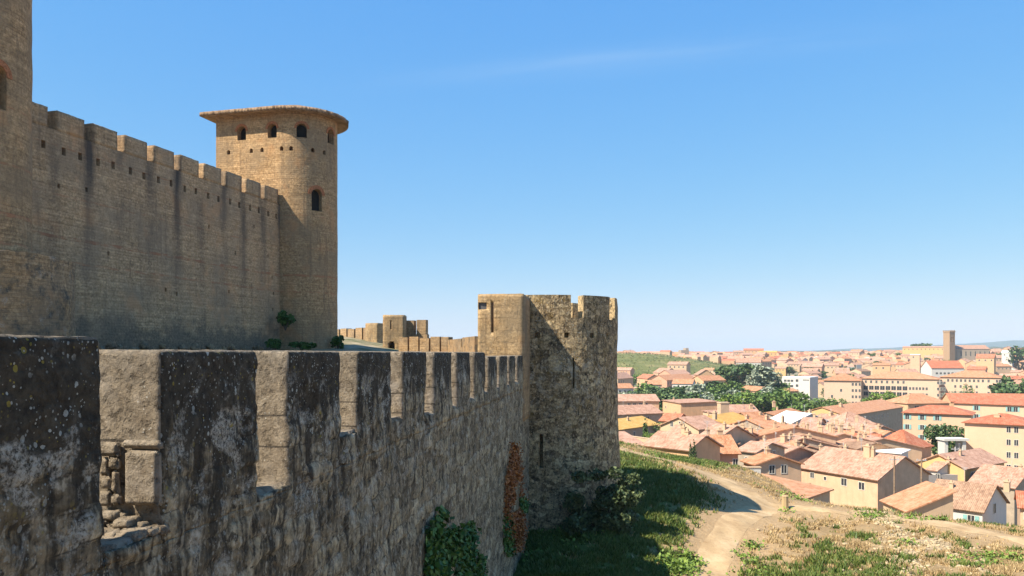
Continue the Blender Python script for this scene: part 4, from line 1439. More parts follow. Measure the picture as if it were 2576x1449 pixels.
for k in range(24):
    b_ = bl[r.integers(0, len(bl))]
    x, y, z = b_[0] - base.x, b_[1] - base.y, b_[2] - bz
    mb.tube([(x * .25, y * .25, -.15), (x * .6, y * .6, z * .55), (x * 1.1, y * 1.1, z * 1.06)], [.035, .022, .006], 5)
mb.build('stems', M['bark'], bush)

# ivy and creepers growing on the outer wall face
def creeper(name, label, poly, n, leafmat, size, depth=0.09, seed=1, cat='ivy'):
    """leaf clumps over a patch of the outer wall given by photo columns, rows"""
    r = np.random.default_rng(seed)
    xs_ = [p[0] for p in poly]; ys_ = [p[1] for p in poly]
    pts = []
    def inside(x, y):
        c_ = False
        j = len(poly) - 1
        for i in range(len(poly)):
            xi, yi = poly[i]; xj, yj = poly[j]
            if (yi > y) != (yj > y) and x < (xj - xi) * (y - yi) / (yj - yi) + xi:
                c_ = not c_
            j = i
        return c_
    while len(pts) < n:
        x = r.uniform(min(xs_), max(xs_)); y = r.uniform(min(ys_), max(ys_))
        jx = x + r.normal() * 4
        jy = y + r.normal() * 6
        nv = float(vnoise(np.array([x / 11.]), np.array([y / 40.]), np.array([seed * 3.1]), 8)[0])
        if inside(jx, jy) and nv > 0.36:
            d = 8745 / (1530 - x)
            pts.append((ow_s(d), -0.06 - abs(r.normal()) * depth, (HZ - y) / F * d))
    P = np.array(pts)
    V, Fq = leaf_quads(P, size, r, 0.45, (0, -1, 0.3))
    me_ = np_mesh(name, V, Fq, [M[leafmat]])
    o = link(name, me_)
    o.location = OW_LOC
    o.rotation_euler = (0, 0, OW_RZ)
    tag(o, label, cat)
    return o
creeper('ivy', 'broad patch of green ivy hanging at the bottom of the outer wall', [(1068, 1330), (1090, 1300), (1104, 1275), (1120, 1330), (1142, 1330), (1150, 1500), (1145, 1700), (1060, 1700), (1064, 1440)], 5200, 'l_ivy', 0.17, seed=2)
creeper('ivy', 'narrow strip of green ivy right of the broad ivy patch on the outer wall', [(1150, 1350), (1166, 1312), (1182, 1320), (1186, 1380), (1204, 1400), (1212, 1500), (1200, 1620), (1150, 1620)], 3000, 'l_ivy', 0.17, seed=3)
creeper('creeper', 'tall rust red dried creeper climbing the outer wall beside the round tower', [(1264, 1260), (1270, 1190), (1280, 1150), (1283, 1110), (1292, 1128), (1297, 1165), (1303, 1215), (1308, 1280), (1312, 1330), (1302, 1385), (1284, 1390), (1268, 1330)], 5200, 'l_rust', 0.13, 0.12, 4, 'creeper')
creeper('ivy', 'small green ivy clump at the right edge of the rust red creeper', [(1303, 1250), (1316, 1262), (1322, 1278), (1312, 1290), (1306, 1290)], 500, 'l_ivy', 0.18, seed=5)
creeper('ivy', 'dark green ivy low down along the left edge of the rust red creeper', [(1266, 1290), (1278, 1320), (1286, 1380), (1280, 1400), (1262, 1400)], 700, 'l_ivy', 0.18, seed=6)

# plants at the foot of the inner wall and tall tower
def shrub(label, px, py, d, w, h, n, seed, mat='l_ivy', leaf=.3, name='shrub'):
    r = np.random.default_rng(seed)
    p = wpt(px, py, d)
    bl = [(r.uniform(-w, w) * .6, r.uniform(-w, w) * .3, h * r.uniform(.15, .8), w * .4, w * .35, h * .25) for _ in range(9)]
    P = crown_points(bl, n, r)
    V, Fq = leaf_quads(P, leaf, r, .3, (0, 0, 1))
    t = thing(name, label, 'shrub', p)
    link('leaves', np_mesh('leaves', V, Fq, [M[mat]]), t)
    mb = MB()
    for k in range(5):
        b_ = bl[k]
        mb.tube([(0, 0, -.3), (b_[0] * .6, b_[1] * .6, b_[2] * .5), b_[:3]], [.05, .03, .01], 5)
    mb.build('stems', M['bark'], t)
    return t
shrub('dark shrub growing out of the inner wall where it meets the tall roofed tower', 718, 822, 65.0, .75, 1.3, 700, 1)
shrub('low dark green bushes on the ground below the inner wall shrub', 692, 876, 63, .8, .8, 450, 2)
shrub('low green bushes along the foot of the tall roofed tower', 762, 876, 63.5, 1.2, .5, 500, 3)
shrub('small dark bush peeping out at the right foot of the tall roofed tower', 848, 878, 68, .6, 1.1, 450, 4)
# PART3 ------------------------------------------------------------- town houses
WN = {'w_cream': 'cream', 'w_peach': 'peach', 'w_pink': 'pink', 'w_white': 'white', 'w_sand': 'sand coloured', 'w_yell': 'yellow', 'w_grey': 'grey'}
RN = {'t_pink': 'pink', 't_orange': 'orange', 't_red': 'red', 't_brown': 'brown', 't_yell': 'yellow'}
def on_ground(x, y):
    return h1(x, y)

_wcache = {}
def win_mesh(w, h, kind):
    key = (round(w, 2), round(h, 2), kind)
    if key not in _wcache:
        mb = MB()
        f = 0.07
        mb.box(-w / 2 - f, w / 2 + f, -0.05, 0.10, -h / 2 - f, -h / 2, 1)
        mb.box(-w / 2 - f, w / 2 + f, -0.05, 0.10, h / 2, h / 2 + f, 1)
        mb.box(-w / 2 - f, -w / 2, -0.05, 0.10, -h / 2, h / 2, 1)
        mb.box(w / 2, w / 2 + f, -0.05, 0.10, -h / 2, h / 2, 1)
        mb.box(-w / 2, w / 2, -0.012, 0.10, -h / 2, h / 2, 0)
        if w > 0.5:
            mb.box(-0.03, 0.03, -0.035, 0.0, -h / 2, h / 2, 1)
        if kind == 'shut':
            for s in (-1, 1):
                mb.box(s * (w / 2 + .32) - .25, s * (w / 2 + .32) + .25, -0.09, -0.055, -h / 2, h / 2, 2)
        _wcache[key] = mb.mesh('window', [M['glass'], M['frame'], M['shutter']])
    return _wcache[key]

def house(label, A, B, dB, w, rise=2.0, wall='w_cream', roof='t_pink', rtype='gable', wins=(), chim=(), cat='house', name='house', group=None,
          over=0.35, hmin=2.5, zwall=None, roofname='roof', dA=None):
    """A, B: photo positions of the two ends of the near eave (left, right); dB: distance of B; w: depth of the house"""
    b = wpt(B[0], B[1], dB)
    if dA is None:
        if abs(A[1] - HZ) < 40:
            dA = dB
        else:
            dA = dB * (B[1] - HZ) / (A[1] - HZ)
    a = wpt(A[0], A[1], dA)
    ax = Vector((b.x - a.x, b.y - a.y, 0))
    L = ax.length
    ax.normalize()
    inn = Vector((-ax.y, ax.x, 0))
    ze = b.z
    gz = min(on_ground(p.x, p.y) for p in (a, b, a + inn * w, b + inn * w)) - 0.4
    gz = min(gz, ze - hmin)
    return house_at(label, (a.x, a.y, gz), math.atan2(ax.y, ax.x), L, w, ze - gz, rise, wall, roof, rtype, wins, chim, cat, name, group, over)

_hn = [0]
def house_at(label, loc, rz, L, w, h, rise, wall, roof, rtype='gable', wins=(), chim=(), cat='house', name='house', group=None, over=0.35):
    t = thing(name, label, cat, loc, rz, group)
    _hn[0] += 1
    rd = random.Random(_hn[0])
    mb = MB()
    if rtype == 'gable':
        mb.add([(0, 0, 0), (L, 0, 0), (L, w, 0), (0, w, 0), (0, 0, h), (L, 0, h), (L, w, h), (0, w, h), (0, w / 2, h + rise), (L, w / 2, h + rise)],
               [(0, 1, 5, 4), (1, 2, 6, 9, 5), (2, 3, 7, 6), (3, 0, 4, 8, 7), (0, 3, 2, 1), (4, 5, 9, 8), (6, 7, 8, 9)])
        planes = [((0, 0), 'x', L, w / 2, h, rise)]
    elif rtype == 'gablefront':
        mb.add([(0, 0, 0), (L, 0, 0), (L, w, 0), (0, w, 0), (0, 0, h), (L, 0, h), (L, w, h), (0, w, h), (L / 2, 0, h + rise), (L / 2, w, h + rise)],
               [(0, 1, 5, 8, 4), (1, 2, 6, 5), (2, 3, 7, 9, 6), (3, 0, 4, 7), (0, 3, 2, 1), (5, 6, 9, 8), (7, 4, 8, 9)])
    elif rtype == 'mono':
        mb.add([(0, 0, 0), (L, 0, 0), (L, w, 0), (0, w, 0), (0, 0, h), (L, 0, h), (L, w, h + rise), (0, w, h + rise)],
               [(0, 1, 5, 4), (1, 2, 6, 5), (2, 3, 7, 6), (3, 0, 4, 7), (0, 3, 2, 1), (4, 5, 6, 7)])
    else:
        mb.box(0, L, 0, w, 0, h)
    mb.build('wall', M[wall], t)
    o = over
    th = 0.16
    def slab(P0, P1, P2, P3, tri=False):
        """roof slope from eave P0-P1 up to P3-P2; its own local axes so tiles run down the slope"""
        e = (Vector(P1) - Vector(P0)); le = e.length; e.normalize()
        up = (Vector(P3) - Vector(P0)) if not tri else (Vector(P2) - Vector(P0))
        nrm = e.cross(up).normalized()
        yy = nrm.cross(e)
        O = Vector(P0)
        pts = [Vector(P0), Vector(P1), Vector(P2)] + ([] if tri else [Vector(P3)])
        loc2 = [((p - O).dot(e), (p - O).dot(yy)) for p in pts]
        sm = MB()
        n = len(loc2)
        vs = [(x, y, 0.02) for x, y in loc2] + [(x, y, 0.02 + th) for x, y in loc2]
        fs = [tuple(range(n - 1, -1, -1)), tuple(range(n, 2 * n))] + [(i, (i + 1) % n, n + (i + 1) % n, n + i) for i in range(n)]
        sm.add(vs, fs)
        ro = sm.build('roof', M[roof], t)
        ro.matrix_local = Matrix(((e.x, yy.x, nrm.x, O.x), (e.y, yy.y, nrm.y, O.y), (e.z, yy.z, nrm.z, O.z), (0, 0, 0, 1)))
    k = rise / max(w / 2, .1)
    if rtype == 'gable':
        d = o * k
        slab((-o, -o, h - d), (L + o, -o, h - d), (L + o, w / 2, h + rise), (-o, w / 2, h + rise))
        slab((L + o, w + o, h - d), (-o, w + o, h - d), (-o, w / 2 + .003, h + rise), (L + o, w / 2 + .003, h + rise))
    elif rtype == 'gablefront':
        k2 = rise / (L / 2); d = o * k2
        slab((-o, w + o, h - d), (-o, -o, h - d), (L / 2, -o, h + rise), (L / 2, w + o, h + rise))
        slab((L + o, -o, h - d), (L + o, w + o, h - d), (L / 2 + .003, w + o, h + rise), (L / 2 + .003, -o, h + rise))
    elif rtype == 'mono':
        d = o * rise / w
        slab((-o, -o, h - d), (L + o, -o, h - d), (L + o, w + o, h + rise + d), (-o, w + o, h + rise + d))
    elif rtype == 'hip':
        q = min(w / 2, L * 0.45)
        d = o * rise / (w / 2)
        r1, r2 = (q, w / 2, h + rise), (L - q, w / 2, h + rise)
        c0, c1, c2, c3 = (-o, -o, h - d), (L + o, -o, h - d), (L + o, w + o, h - d), (-o, w + o, h - d)
        slab(c0, c1, r2, r1)
        slab(c2, c3, r1, r2)
        slab(c1, c2, r2, None, True)
        slab(c3, c0, r1, None, True)
    elif rtype == 'flat':
        mb = MB(); mb.box(-.15, L + .15, -.15, w + .15, h + .003, h + .35)
        mb.build('roof', M[roof], t)
    # windows: (face, position along, metres below the eave, width, height, kind)
    for wn_ in wins:
        face, u, dz, ww, hh = wn_[:5]
        kind = wn_[5] if len(wn_) > 5 else 'plain'
        wo_ = link('window', win_mesh(ww, hh, kind), t)
        z = h - dz
        if face == 'f':
            wo_.location = (u, 0, z)
        elif face == 'l':
            wo_.location = (0, u, z); wo_.rotation_euler = (0, 0, R(-90))
        elif face == 'r':
            wo_.location = (L, u, z); wo_.rotation_euler = (0, 0, R(90))
    if rtype == 'gable' and 85 < loc[1] < 235 and L > 3.5:
        chim = list(chim) + [(rd.uniform(.8, L - .8), w * rd.uniform(.3, .7), rd.uniform(.9, 1.5), rd.uniform(.22, .4))]
        if rd.random() < .6:
            ax_, ay_ = rd.uniform(.8, L - .8), w * rd.uniform(.4, .6)
            mb = MB()
            zt_ = h + rise + rd.uniform(1.3, 2.2)
            mb.tube([(ax_, ay_, h + rise * .6), (ax_, ay_, zt_)], [.035, .03], 5)
            for k_ in range(4):
                mb.tube([(ax_ - .45 + .08 * k_, ay_, zt_ - .12 * k_), (ax_ + .45 - .08 * k_, ay_, zt_ - .12 * k_)], [.018, .018], 4)
            mb.build('aerial', M['metal'], t)
    for c_ in chim:
        cx_, cy_, ch = c_[:3]
        cw = c_[3] if len(c_) > 3 else 0.35
        mb = MB()
        zb = h - 0.3
        if rtype == 'gable':
            zb = h + rise * (1 - abs(cy_ - w / 2) / (w / 2)) - .3
        elif rtype == 'gablefront':
            zb = h + rise * (1 - abs(cx_ - L / 2) / (L / 2)) - .3
        elif rtype == 'mono':
            zb = h + rise * cy_ / w - .3
        elif rtype == 'hip':
            zb = h + rise * .5
        mb.box(cx_ - cw, cx_ + cw, cy_ - cw * .7, cy_ + cw * .7, zb, zb + ch)
        mb.box(cx_ - cw - .08, cx_ + cw + .08, cy_ - cw * .7 - .08, cy_ + cw * .7 + .08, zb + ch + .002, zb + ch + .12)
        mb.box(cx_ - cw * .5, cx_ + cw * .5, cy_ - cw * .35, cy_ + cw * .35, zb + ch + .122, zb + ch + .42)
        mb.build('chimney', M['w_sand'], t)
    return t
def ZA(u, v):   # enlarged view A to photo position
    return (1547.3 + u * .19337, 1041.6 + v * .19337)
def ZB_(u, v):
    return (1796.4 + u * .19337, 981.2 + v * .19337)
def Z1(u, v):
    return (1547.3 + u * .2396, 785 + v * .2396)
def Z2(u, v):
    return (2047.7 + u * .2396, 785 + v * .2396)
def Z3(u, v):
    return (1849.2 + u * .28216, 1102 + v * .28216)

# ---- nearest row, just below the path
house('big house with wide tiled roof and white chimney stack, nearest the stone post', Z3(590, 262), Z3(1272, 372), 115, 11.5, 2.9, 'w_cream', 't_pink', 'gable',
      [('f', 2.2, .95, .7, .8), ('f', 4.7, 1.1, .45, .5), ('f', 8.2, 1.15, .95, 1.05), ('f', 11.3, 1.3, .95, 1.05)], [(8.8, 4.6, 2.0, .55), (9.6, 4.7, 1.7, .3)])
house('low annexe with a broad tiled roof in front of the big house with white chimney', Z3(410, 518), Z3(845, 465), 92, 8.5, .9, 'w_sand', 't_orange', 'mono', [('f', 3.0, .9, 1.6, .7)], [(3.4, 1.6, 1.2, .28)], dA=82)
house('tall narrow house with long grey gable wall, left of the big house', Z3(192, 160), Z3(328, 182), 136, 12.5, 2.5, 'w_grey', 't_orange', 'gable',
      [('r', 6.9, -.3, .9, 1.5), ('r', 9.6, -.1, .9, 1.5)], [(1.2, 5.2, 1.6, .5), (3.0, 8.0, 1.5, .35)])
house('white house with brown tiled roof and bluish shaded gable at the right edge', Z3(1705, 588), Z3(2205, 655), 104, 9.5, 2.8, 'w_white', 't_brown', 'gable',
      [('f', 2.4, 1.1, .7, 1.0, 'shut'), ('f', 5.6, 1.2, .8, 1.0, 'shut'), ('r', 4.6, .2, 1.0, 1.3), ('r', 4.6, 3.3, .9, .8)], [(8.2, 5.4, 1.3, .35)])
house('low shed with bright orange patched roof between the big house and white house', (2222, 1275), (2284, 1287), 97, 5.4, 2.3, 'w_sand', 't_orange', 'mono', [('f', 3.0, .8, .9, .6)], dA=104)
house('house with wide pale brown roof behind the white house, right edge', Z3(2095, 395), Z3(2490, 445), 132, 11, 2.6, 'w_grey', 't_pink', 'gable', [('f', 4, 1.2, .9, 1.0), ('f', 8, 1.2, .9, 1.0)], [(9.5, 3.2, 1.3, .4)])
house('yellow walled house with pink roof below the yellow apartment blocks', Z3(2050, 240), Z3(2400, 212), 150, 9, 2.0, 'w_yell', 't_pink', 'gable', [('f', 3, 1.6, 1.6, 1.6), ('f', 7, 1.6, .8, 1.0)], dA=141)
house('small gabled house with white gable by the grey parked car', Z3(1715, 280), Z3(1800, 292), 142, 9, 1.9, 'w_white', 't_pink', 'gable', [('f', 2.0, 1.0, .8, .9)], [(2.0, 3.0, 1.0, .3)])
house('low house with red tiled roof cut by the right edge beside the white house', (2567, 1276), (2592, 1278), 96, 6, 1.4, 'w_cream', 't_red', 'gable', [('f', .6, 1.0, .5, .8)])

# ---- old town below the tower, left part
house('low peach walled house with pink roof along the upper path', ZA(385, 405), ZA(960, 470), 98, 6.5, 1.5, 'w_peach', 't_pink', 'gable', [('f', 7.4, 1.0, .5, .9)], [(4.5, 3.0, .8, .3)])
house('dark sided hut with pink roof at the left end of the low peach house', ZA(190, 412), ZA(368, 405), 104, 6, 1.0, 'w_grey', 't_pink', 'mono', [('f', 2.0, .7, .5, .5)])
house('brick pink house with peach tiled roof beside the pair of cypresses', ZA(1092, 515), ZA(1600, 512), 104, 8, 1.9, 'w_pink', 't_orange', 'gable', [('f', 2.0, 1.4, .8, 1.4), ('f', 4.8, 1.2, .6, .9), ('f', 1.0, 1.7, .5, .8)], [(4, 4.0, 1.0, .35)])
house('tall beige house whose gable wall has three small dark windows', ZA(592, 185), ZA(1090, 200), 150, 7, 1.9, 'w_sand', 't_pink', 'gablefront', [('f', 3.0, -.5, .65, .9), ('f', 5.1, -.9, .4, .5), ('f', 5.9, -.6, .65, .9)], [(6, 9, 1.3, .4)], dA=158)
house('small house with crooked pink roof in front of the three windowed gable', ZA(760, 335), ZA(1080, 335), 128, 7, 1.7, 'w_sand', 't_pink', 'gablefront', [('f', 1.4, .9, .6, .8), ('f', 3.0, .7, .6, .8), ('f', 3.1, -.5, .4, .5)], [(2, 3, .9, .3)])
house('narrow pale house front with pink roof just right of the cypress pair', ZA(1092, 300), ZA(1330, 330), 122, 8, 1.8, 'w_cream', 't_pink', 'gable', [('f', 1.6, 1.2, .6, .9)])
house('cream building with flat parapet attached left of the square beige tower', Z1(922, 1040), Z1(1112, 1075), 225, 10, .5, 'w_cream', 't_pink', 'mono', [('f', 4, 1.5, .9, 1.1), ('f', 9, 1.5, .9, 1.1)])
house('small house with dark eaves and pink roof below the square beige tower', ZA(1330, 235), ZA(1490, 185), 178, 9, 2.0, 'w_grey', 't_orange', 'gable', [('f', 3, 1.4, .8, 1.0), ('f', 7, 1.4, .8, 1.0)], dA=165)
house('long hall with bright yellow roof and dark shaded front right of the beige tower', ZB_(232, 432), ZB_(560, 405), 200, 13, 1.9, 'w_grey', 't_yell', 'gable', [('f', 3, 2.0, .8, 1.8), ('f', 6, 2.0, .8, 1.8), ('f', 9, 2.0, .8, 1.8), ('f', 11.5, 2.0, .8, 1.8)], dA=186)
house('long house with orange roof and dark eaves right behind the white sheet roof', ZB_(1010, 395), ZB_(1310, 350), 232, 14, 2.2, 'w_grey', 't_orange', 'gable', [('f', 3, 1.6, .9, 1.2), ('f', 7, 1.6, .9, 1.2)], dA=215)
house('house with a white sheet roof sloping down among orange roofs', ZB_(700, 395), ZB_(1005, 435), 204, 12, 2.3, 'w_white', 't_white', 'gable', [('f', 3.5, 1.2, .8, 1.0)])
house('pink roofed house with small dormer left of the white sheet roof', ZB_(210, 330), ZB_(610, 325), 232, 12, 2.6, 'w_cream', 't_pink', 'gable', [('f', 4, 1.2, .9, 1.1), ('f', 9, 1.2, .9, 1.1)], [(8, 3.4, 1.6, .5), (16, 5, 1.6, .4)])
house('orange roofed house between the yellow roofed hall and the white sheet roof', ZB_(560, 445), ZB_(790, 432), 204, 11, 2.5, 'w_grey', 't_orange', 'gable', [('f', 4, 1.3, .9, 1.1)])
# middle terraces
mids = [
 ('house with a long lit eave directly below the dark front of the yellow roofed hall', (415, 575), (528, 612), 146, 15, 2.6, 'w_cream', 't_orange', [(1.5, 5, 1.5, .3)]),
 ('house with orange ridge above the tall narrow grey house', (540, 655), (730, 715), 145, 12, 2.6, 'w_cream', 't_pink', [(3, 5, 1.4, .4), (6, 6, 1.2, .3)]),
 ('peach tiled house with two square chimneys on its ridge, behind the grey gable wall', (1085, 640), (1235, 690), 150, 13, 2.6, 'w_sand', 't_pink', [(2, 6, 1.8, .55), (5, 6.5, 1.8, .5)]),
 ('wide peach roof behind the white chimney stack of the big house', (1480, 700), (1690, 755), 150, 15, 2.6, 'w_sand', 't_pink', [(3, 6, 1.2, .35)]),
 ('house with broad roof in the middle of the old town, dark attic window', (1120, 470), (1360, 480), 188, 12, 2.4, 'w_cream', 't_pink', [(4, 4, 1.3, .4), (12, 5, 1.3, .4)]),
 ('pinkish roof with a stubby chimney right under the white sheet roof', (720, 520), (990, 500), 172, 12, 2.6, 'w_grey', 't_orange', [(5, 5, 1.3, .35), (9, 4, 1.3, .3)]),
 ('roof with a small square skylight in the middle terrace, left of the hip roof', (1020, 560), (1330, 600), 164, 12, 2.2, 'w_sand', 't_pink', [(6, 4, 1.3, .4)]),
 ('row house with sagging roof left of the dark attic window house', (830, 610), (1090, 625), 152, 10, 2.2, 'w_sand', 't_pink', [(7, 4, 1.1, .4)]),
 ('small house beside the tree under the long dark sided building', (1700, 560), (1860, 600), 186, 9, 2.0, 'w_peach', 't_pink', [(2, 4, 1.0, .3)]),
 ('lean roof house between the brick pink house and the tall grey house', (310, 790), (545, 815), 118, 8, 1.6, 'w_grey', 't_pink', []),
 ('little orange tiled lean-to tucked left of the tall narrow grey house', (385, 925), (548, 975), 100, 6, 1.5, 'w_cream', 't_orange', []),
 ('peach roof in two steps above the brick pink house', (30, 690), (310, 700), 124, 8, 1.8, 'w_peach', 't_pink', []),
 ('orange roof of a low house behind the brick pink house', (0, 620), (230, 640), 140, 9, 1.8, 'w_sand', 't_orange', [(5, 4, 1.0, .3)]),
 ('faded roof left of the grey gable with one small dark window', (1560, 640), (1830, 650), 172, 12, 2.2, 'w_sand', 't_pink', [(8, 4, 1.2, .35)]),
 ('flat topped pale house against the yellow gable of the long dark sided building', (1590, 430), (1700, 450), 214, 10, 1.6, 'w_cream', 't_pink', []),
 ('pale roofed house just left of the yellow gable end', (1215, 400), (1480, 425), 218, 12, 2.6, 'w_cream', 't_pink', [(4, 5, 1.2, .4)]),
]
rd = random.Random(3)
for lab, a, b_, d, w, rise, wl_, rf, ch in mids:
    L0 = abs(b_[0] - a[0]) * .19337 / F * d
    wins = [('f', u, 1.3, .7, .95) for u in np.arange(1.6, max(L0 - .8, 1.7), 3.2)][:4]
    wins += [('r', w * q, .6, .7, 1.0) for q in (.35, .62)]
    rise *= .66
    t = house(lab, ZB_(*a), ZB_(*b_), d, w, rise, wl_, rf, 'gable', wins, ch)
    # a lower neighbour built against its gable end
    mw = t.matrix_basis @ Matrix.Rotation(0, 4, 'Z')
    c_, s_ = math.cos(t.rotation_euler.z), math.sin(t.rotation_euler.z)
    wv = [c for c in t.children if c.name.startswith('wall')][0].data.vertices
    L1 = max(v_.co.x for v_ in wv); h1_ = min(v_.co.z for v_ in wv if v_.co.z > 0.1)
    for q_ in range(2 if d > 144 else 0):
        if lab.startswith('wide peach'):
            break
        hh1 = h1_ - rd.uniform(.9, 1.9) - q_ * 1.4
        yo = rd.uniform(-1.5, 2.5)
        lx = L1 + .01 + q_ * 6.2
        L2 = 6.0
        nb2 = house_at(('lower house leaning on the gable end of the ' if q_ == 0 else 'second lower roof stepping down beside the ') + ' '.join(lab.split()[:6]).rstrip(','),
                 (t.location.x + lx * c_ - yo * s_, t.location.y + lx * s_ + yo * c_, t.location.z), t.rotation_euler.z, L2, w * rd.uniform(.75, .95), hh1, rise * .9,
                 rd.choice(['w_cream', 'w_sand', 'w_peach', 'w_grey']), rd.choice(['t_pink', 't_pink', 't_orange', 't_brown']), 'gable',
                 [('f', 1.8, 1.2, .7, .95), ('f', 4.2, 1.2, .7, .95), ('r', 3.0, .8, .7, .95)], [(rd.uniform(1, 5), rd.uniform(2, 5), 1.2, .35)])
wr = random.Random(41)
spots = [(1668, 1118), (1700, 1104), (1782, 1128), (1830, 1122), (1860, 1108), (1885, 1128), (1912, 1096), (1925, 1138), (1948, 1112), (1960, 1092), (1985, 1122), (2002, 1098), (2018, 1084),
         (2030, 1112), (2052, 1096), (2066, 1120), (2085, 1086), (2096, 1108), (2110, 1126), (2128, 1098), (2150, 1112), (2172, 1098), (1880, 1082), (1944, 1078), (2058, 1076), (2140, 1080), (1846, 1096)]
for k, (px, py) in enumerate(spots):
    d = float(np.interp(py, [1070, 1085, 1100, 1125, 1145], [205, 184, 166, 145, 126]))
    Lm = wr.uniform(5, 8)
    dx = Lm / d * F
    rf = wr.choice(['t_pink', 't_pink', 't_orange', 't_brown', 't_red'])
    wl_ = wr.choice(['w_cream', 'w_sand', 'w_peach', 'w_pink', 'w_white'])
    lab = 'small house with %s roof and %s wall wedged among the crowded old town roofs' % (RN[rf], WN[wl_])
    if wr.random() < .6:   # front turned to the left, towards the sun
        A_, B_, dA_, dB_ = (px, py), (px + dx * .5, py + wr.uniform(3, 6)), d + Lm * .42, d - Lm * .42
    else:
        A_, B_, dA_, dB_ = (px, py), (px + dx * .9, py), d + Lm * .2, d - Lm * .2
    house(lab, A_, B_, dB_, wr.uniform(5, 7.5), wr.uniform(.9, 1.5), wl_, rf, 'gable', [('f', Lm * .3, 1.0, .7, .95, wr.choice(['plain', 'shut'])), ('f', Lm * .68, 1.0, .7, .95)], [], group='small %s roofed houses with %s walls in the old town' % (RN[rf], WN[wl_]), dA=dA_)
house('grey gabled house with one small dark window, below the pale yellow apartments', ZB_(1850, 640), ZB_(2520, 610), 178, 10, 2.6, 'w_grey', 't_pink', 'gablefront', [('f', 8.3, -1.4, .6, .8)], [(3, 5, 1.2, .35)])
house('house with peaked orange roof behind the white sheet above the big house', ZB_(2060, 715), ZB_(2500, 760), 152, 9, 2.9, 'w_peach', 't_red', 'hip', [('f', 3.0, 1.1, .7, .9), ('f', 8.0, 1.1, .7, .9)])
house('low flat white terrace roof right behind the big house ridge', ZB_(2065, 800), ZB_(2420, 830), 138, 4, .25, 'w_white', 't_white', 'mono', [('f', 4, 1, .8, .9)])
house('square house with a pointed hip roof in front of the long dark sided building', ZB_(1705, 450), ZB_(2095, 440), 212, 9, 2.9, 'w_yell', 't_pink', 'hip', [('f', 3, 1.3, .8, 1.3), ('f', 7.6, 1.6, .9, 2.2)])

# ---- buildings at the left beside the round outer tower
house('cream block with pink roof and four small windows, right of the round tower', Z1(15, 938), Z1(462, 936), 262, 12, 1.9, 'w_cream', 't_pink', 'gable', [('f', u, 1.3, 1.0, 1.3) for u in (4.2, 6.0, 8.0, 9.8)])
house('long pink roofed building with a blue glazed strip under the eaves', Z1(10, 1080), Z1(500, 1062), 236, 13, 2.1, 'w_grey', 't_pink', 'gable', [('f', 5 + k * 1.9, 1.5, 1.2, 1.4, 'plain') for k in range(4)])
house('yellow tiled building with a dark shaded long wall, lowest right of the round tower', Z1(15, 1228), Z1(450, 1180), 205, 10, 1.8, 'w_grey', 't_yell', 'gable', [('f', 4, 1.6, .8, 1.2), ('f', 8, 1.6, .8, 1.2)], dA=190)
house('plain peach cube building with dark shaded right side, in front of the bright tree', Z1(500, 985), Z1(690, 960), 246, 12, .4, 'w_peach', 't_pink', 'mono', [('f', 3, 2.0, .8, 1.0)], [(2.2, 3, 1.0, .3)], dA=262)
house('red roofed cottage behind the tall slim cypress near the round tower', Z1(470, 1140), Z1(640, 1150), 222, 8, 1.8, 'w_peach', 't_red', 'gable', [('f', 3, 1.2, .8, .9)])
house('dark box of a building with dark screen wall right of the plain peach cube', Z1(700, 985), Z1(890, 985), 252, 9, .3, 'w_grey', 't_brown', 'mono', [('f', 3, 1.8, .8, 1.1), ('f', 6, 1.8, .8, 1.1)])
# square tower
a = wpt(1813, 1015, 222)
gz = on_ground(a.x, a.y) - .4
st_ = thing('square_tower', 'slender square beige tower rising beside the bright yellow roof', 'tower', (a.x, a.y, gz), R(8))
MB().box(0, 2.5, 0, 2.5, 0, a.z - gz).build('shaft', M['w_cream'], st_)
MB().box(-.12, 2.62, -.12, 2.62, a.z - gz + .003, a.z - gz + .3).build('cap', M['w_sand'], st_)

# ---- apartments and large buildings
def facing(A, B, d):
    """distances of the two ends of a front square to the line of sight"""
    q = ((A[0] + B[0]) / 2 - CX) / F
    L = (B[0] - A[0]) / F * d
    return d + q * L * .45, d - q * L * .45
def apart(label, A, B, d, w, cols, floors, dz0=1.6, fl=3.0, rise=1.9, wall='w_apart', roof='t_red', kind='shut', rtype='hip', ww=1.1, hh=1.3, extra=(), dA=None, cat='apartment block', side=(), over=.6):
    wins = [('f', u, dz0 + fl * k, ww, hh, kind) for u in cols for k in range(floors)]
    wins += [('r', u, dz0 + fl * k, ww, hh, kind) for u in side for k in range(floors)]
    dA, d = facing(A, B, d)
    t = house(label, A, B, d, w, rise, wall, roof, rtype, wins, extra, cat, 'apartment_block', over=over, dA=dA)
    return t
apart('pale yellow apartment block at the right edge, its two window columns beside blank wall', Z2(1582, 1185), Z2(2300, 1192), 184, 13, (8.9, 10.4), 4, dz0=1.2, fl=2.9, kind='plain', ww=.8, hh=1.3, extra=[(6, 4, .9, .6)])
apart('pale yellow apartment block with teal windows, left of the big dark tree', Z2(940, 1078), Z2(1650, 1078), 230, 12, (1.0, 4.9, 8.8), 5, dz0=1.3, fl=2.9, kind='shut', ww=1.0, hh=1.4)
apart('pale yellow apartment block furthest back of the three, with a glazed teal bay', Z2(1470, 988), Z2(2350, 985), 285, 13, (7.2, 17.5, 19.3, 26), 3, dz0=1.6, fl=3.0, kind='shut', ww=1.3, hh=1.6)
